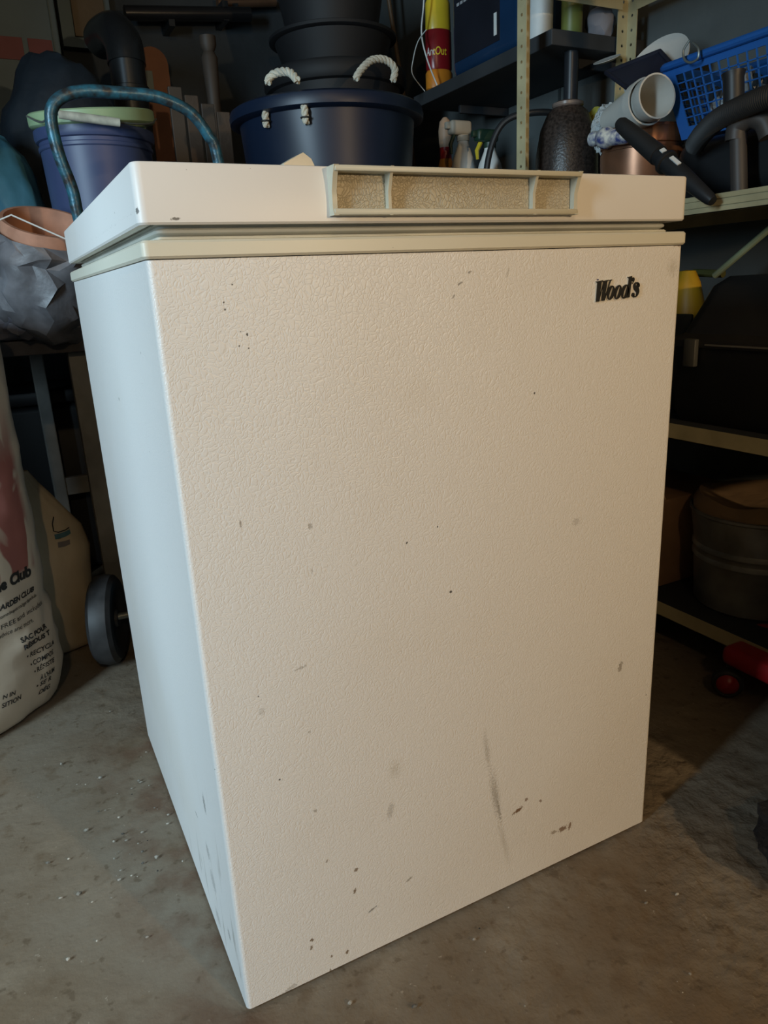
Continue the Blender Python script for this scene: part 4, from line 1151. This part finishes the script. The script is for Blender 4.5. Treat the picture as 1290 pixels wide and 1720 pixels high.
# second, smaller sack slumped behind it
b2c = Vector((-.122, 1.135, 0))
b2 = thing('cream_sack', 'half full cream sack with slumped top behind the paper sack', 'sack', b2c, math.radians(20))
rings = []
for z in [0.0005, .008, .02, .045, .08, .13, .18, .23, .28, .32, .36, .39, .42]:
    t = z/.42
    sw = (.155+.05*sin(min(t*2.4, pi/2)))*(1-max(0, t-.62)*1.7)
    sd = .17*(1-max(0, t-.55)*1.8)
    if z < .05: k = .85+.15*sqrt(1-(1-z/.05)**2); sw *= k; sd *= k
    rg = []
    for i in range(72):
        x, y = superpt(2*pi*i/72, sw, sd, 3.0)
        nn = noise.fractal(Vector((x*12, y*12, z*10+5)), .8, 2, 4)*.010+.0025*sin(z*260+x*30)*(1 if .05 < z < .2 else .2)
        nv = Vector((x, y, 0)).normalized(); rg.append(Vector((x-max(0, t-.62)*.06, y, z))+nv*nn)
    rings.append(rg)
sb = MB().loft(rings).build('body', mat('cream_paper', (.50, .40, .26), .7, var=.12, bump=.3, bscale=20), b2, world=False, angle=60)
def b2pt(u, v, y=.985): return P(u, v, y=y)
def hit_b2(u, v):
    from mathutils.bvhtree import BVHTree
    me = sb.data; M = WM(b2)
    bv = BVHTree.FromPolygons([M @ q.co for q in me.vertices], [tuple(p.vertices) for p in me.polygons])
    d = (RX*((u-645)/FPX)+RY*((v-860)/FPX)+RZ).normalized()
    h_ = bv.ray_cast(CAMC, d); return h_[0]-d*.002 if h_[0] else None
def band(uv, m_, nm):
    ps = [hit_b2(*p) for p in uv]
    if any(p is None for p in ps): return
    n_ = len(ps)//2
    MB().add(ps, [(i, i+1, 2*n_-2-i, 2*n_-1-i) for i in range(n_-1)]).build(nm, m_, sb, smooth=False)
band([(91, 898), (100, 896), (109, 893), (117, 889), (119, 896), (111, 901), (102, 904), (93, 906)], mat('teal_ink', (.06, .14, .16), .7), 'teal_band')
band([(97, 911), (107, 909), (117, 906), (118, 914), (109, 918), (98, 920)], mat('grey_ink', (.16, .14, .13), .7), 'grey_band')
ln_ = [hit_b2(u, v) for u, v in ((90, 868), (88, 880), (90, 892), (98, 894), (110, 890), (116, 886))]
if all(ln_): MB().tube(ln_, .0012, 6).build('printed_outline', inkm, sb)

# ------------------------------------------------------------------ back-left clutter
def bagthing(name, label, cat, c, r, m_, seed, amp=.2, freq=2.2, fl=BZ+.001):
    return tag(MB().blob(c, r, 4, amp, freq, seed, floor=fl, ridge=True).build(name, m_), label, cat)
bagthing('teal_bundle', 'bulging teal plastic bundle at the left edge above the clay pot', 'bundle', (-.085, 1.37, .92), (.125, .085, .24), mat('teal_plastic_sheet', (.06, .20, .29), .35, var=.15, bump=.2, bscale=12), 4, .10, 1.4)
bagthing('dark_bundle', 'dark blue rounded bundle leaning behind the slate blue bin', 'bundle', (.125, 1.56, 1.07), (.155, .11, .29), mat('dark_blue_nylon', (.012, .022, .035), .6, bump=.3, bscale=15), 9, .10, 1.6)
# stove pipe with elbow
sp3 = thing('stove_pipe', 'black stove pipe with a shiny elbow at the top', 'pipe', (.335, 1.75, BZ))
bmtl = mat('black_sheet_metal', (.03, .035, .04), .35, .5)
MB().tube([(.335, 1.75, BZ+.001), (.335, 1.75, 1.41)], .048, 28).build('pipe', bmtl, sp3)
MB().tube(spline([(.335, 1.75, 1.40), (.335, 1.76, 1.45), (.325, 1.81, 1.495), (.31, 1.88, 1.505), (.305, 1.92, 1.505)], 6), .052, 28).build('elbow', mat('worn_sheet_metal', (.04, .045, .05), .25, .6), sp3)
MB().lathe([(.05, 0), (.053, .002), (.053, .012), (.05, .014)], 28, Matrix.Translation((.335, 1.75, 1.33))).build('crimp_band', bmtl, sp3)
# dull orange rounded board
a = P(258, 120, y=1.84)
og = thing('orange_panel', 'dull orange rounded panel standing right of the black pipe', 'panel', (a.x, 1.84, BZ))
poly = [(a.x-.045, BZ+.001), (a.x+.045, BZ+.001), (a.x+.045, a.z+.02)]+[(a.x+.045*cos(t), a.z+.02+.045*sin(t)) for t in [pi*i/10 for i in range(11)]]+[(a.x-.045, a.z+.02)]
MB().prism(poly, .012, Matrix.Translation((0, 1.84, 0))).build('board', mat('dull_orange', (.20, .085, .045), .7), og, smooth=False)
MB().box((a.x-.05, 1.835, a.z-.055), (a.x-.005, 1.8395, a.z-.0), .001).build('pale_patch', mat('grey_green', (.16, .20, .20), .7), og, smooth=False)
# spindle
q_ = P(348, 62, y=1.78)
spn = thing('turned_spindle', 'brown turned wooden spindle standing left of the navy tub', 'spindle', (q_.x, 1.78, BZ))
A = Matrix.Translation((q_.x, 1.78, BZ+.001)); hh_ = q_.z-BZ
MB().lathe([(.022, 0), (.022, hh_*.6), (.019, hh_*.8), (.024, hh_*.93), (.016, hh_*.95), (.024, hh_*.97), (.024, hh_), (0, hh_)], 20, A).build('shaft', mat('brown_wood', (.055, .042, .032), .6), spn)
# crate of slats
cx0 = P(300, 190, y=1.60)
cr2 = thing('leaning_slats', 'weathered wooden slats fixed together behind the hand truck handle', 'slats', (cx0.x+.03, 1.6, BZ))
for k in range(4):
    x = cx0.x-.03+k*.042
    MB().box((x, 1.56, BZ+.001), (x+.036, 1.572, cx0.z+.055-.018*k), .002).build('slat', [mat('brown_wood', (.1,)*3), wood, mat('brown_wood', (.1,)*3), wood][k], cr2, smooth=False)
MB().box((cx0.x-.035, 1.5725, BZ+.15), (cx0.x+.14, 1.585, BZ+.19)).build('batten', wood, cr2, smooth=False)
# stack of black pots behind tub
px_, py_ = .945, 1.69
def blackpot(z, r, h_, label):
    t = thing('nursery_pot', label, 'pot', (px_, py_, z))
    MB().lathe([(r*.74, 0), (r*.78, .004), (r*.93, h_*.86), (r*.99, h_*.87), (r*1.02, h_*.90), (r*1.02, h_*.98), (r, h_), (r*.94, h_), (r*.90, h_*.85), (r*.72, .012), (0, .01)], 56, Matrix.Translation((px_, py_, z))).build('body', mat('black_pot_plastic', (.007, .008, .010), .65), t)
zz = BZ+.001
blackpot(zz, .205, .33, 'large black nursery pot lowest in the stack behind the navy tub')
blackpot(zz+.331, .215, .365, 'wide black nursery pot showing its rim above the navy tub')
blackpot(zz+.697, .19, .10, 'shallow black nursery pot topmost in the stack behind the navy tub')
blackpot(zz+.798, .175, .16, 'black nursery pot standing on the shallow one behind the navy tub')
# bamboo stakes
for i, (u0, u1, vv, yy, lab) in enumerate(((617, 633, 96, 1.98, 'leftmost of the three bamboo stakes behind the navy tub'), (627, 641, 96, 1.985, 'middle one of the three bamboo stakes behind the navy tub'), (653, 667, 90, 2.0, 'rightmost of the three bamboo stakes behind the navy tub'))):
    a, b = P(u0, 0, y=yy), P(u1, vv, y=yy)
    d = (b-a); foot = a+d*((a.z-.002)/-d.z); top = a-d*((2.15-a.z)/-d.z)
    tag(MB().tube([foot, foot.lerp(top, .5), top], [.010, .0085, .007], 10).build('bamboo_stake', mat('bamboo', (.19, .125, .07), .5, var=.2, scale=25)), lab, 'stake', 'bamboo stakes')
# pipes along the back wall
pp = thing('wall_pipe', 'dark metal pipe running along the back wall', 'pipe', (.75, 2.2, 1.55))
a, b = P(230, 22, y=2.2), P(420, 24, y=2.2)
MB().tube([a-(b-a)*.1, b], .022, 18).build('tube', mat('dark_steel', (.07, .07, .075), .25, .8), pp)
MB().box((a.x+.1, 2.19, a.z-.03), (a.x+.12, 2.30, a.z+.03)).build('bracket', bmtl, pp, smooth=False)
MB().box((b.x-.1, 2.19, b.z-.03), (b.x-.08, 2.30, b.z+.03)).build('bracket', bmtl, pp, smooth=False)
p2 = thing('copper_pipe', 'brown copper pipe running high along the back wall', 'pipe', (1.0, 2.23, 1.62))
a, b = P(365, 6, y=2.25), P(462, 3, y=2.25)
MB().tube([a, b], .016, 16).build('tube', mat('brown_copper', (.22, .12, .07), .4, .6), p2)
MB().box((a.x+.05, 2.235, a.z-.02), (a.x+.07, 2.30, a.z+.02)).build('bracket', bmtl, p2, smooth=False)
# pale cabinet with red stripe against the back wall
cz0, cz1 = 0.0, 1.95
cbx1 = P(88, 60, y=2.10).x
cbn = thing('pale_cabinet', 'tall pale grey cabinet with a dark red stripe in the far left corner', 'cabinet', (cbx1-.3, 2.18, 0))
pg = mat('pale_grey_enamel', (.10, .15, .18), .6, var=.08)
MB().box((cbx1-.62, 2.11, cz0), (cbx1+.02, 2.295, cz1), .004).build('carcass', pg, cbn, smooth=False)
MB().box((cbx1-.60, 2.100, .05), (cbx1, 2.1095, cz1-.02), .003).build('door', pg, cbn, smooth=False)
rz1, rz0 = P(20, 62, y=2.10).z, P(20, 100, y=2.10).z
xs_ = P(42, 80, y=2.10).x
for x0, x1 in ((cbx1-.6, xs_-.005), (xs_+.01, cbx1-.005)):
    MB().box((x0, 2.097, rz0), (x1, 2.0995, rz1), .0005).build('stripe', mat('dark_red_paint', (.16, .045, .055), .6), cbn, smooth=False)
# framed brown board right of it
fx0, fx1 = P(103, 40, y=2.24).x, P(190, 40, y=2.24).x
fz0, fz1 = P(130, 76, y=2.24).z, 2.0
fb = thing('framed_board', 'brown board in a pale frame on the back wall', 'board', ((fx0+fx1)/2, 2.28, fz0))
MB().box((fx0, 2.262, fz0), (fx1, 2.298, fz1), .001).build('backing', pg, fb, smooth=False)
MB().box((fx0+.04, 2.250, fz0+.03), (fx1-.02, 2.2615, fz1-.03), .002).build('panel', mat('brown_board', (.13, .10, .065), .7, bump=.2), fb, smooth=False)

# ------------------------------------------------------------------ grit on the floor
random.seed(3)
mb = MB()
spots = []
for i in range(105):
    if i < 65: u, v = random.gauss(215, 60), random.gauss(1370, 80)
    elif i < 95: u, v = random.uniform(20, 1000), random.uniform(1300, 1715)
    else: u, v = random.gauss(1150, 60), random.gauss(1540, 60)
    q = P(u, v, z=0)
    if -.004 < q.x < FW+.02 and q.y > -.01: continue
    s = random.choice([.0008, .001, .0012, .0015, .002, .0028])*random.uniform(.6, 1.1)
    mb.blob((q.x, q.y, s*.3-.001), (s*random.uniform(.8, 1.8), s, s*.8), 1, .3, 2, i)
tag(mb.build('floor_grit', mat('pale_grit', (.34, .31, .26), .8, var=.6, scale=30), smooth=False), 'pale grit and crumbs scattered over the concrete floor', 'grit', kind='stuff')
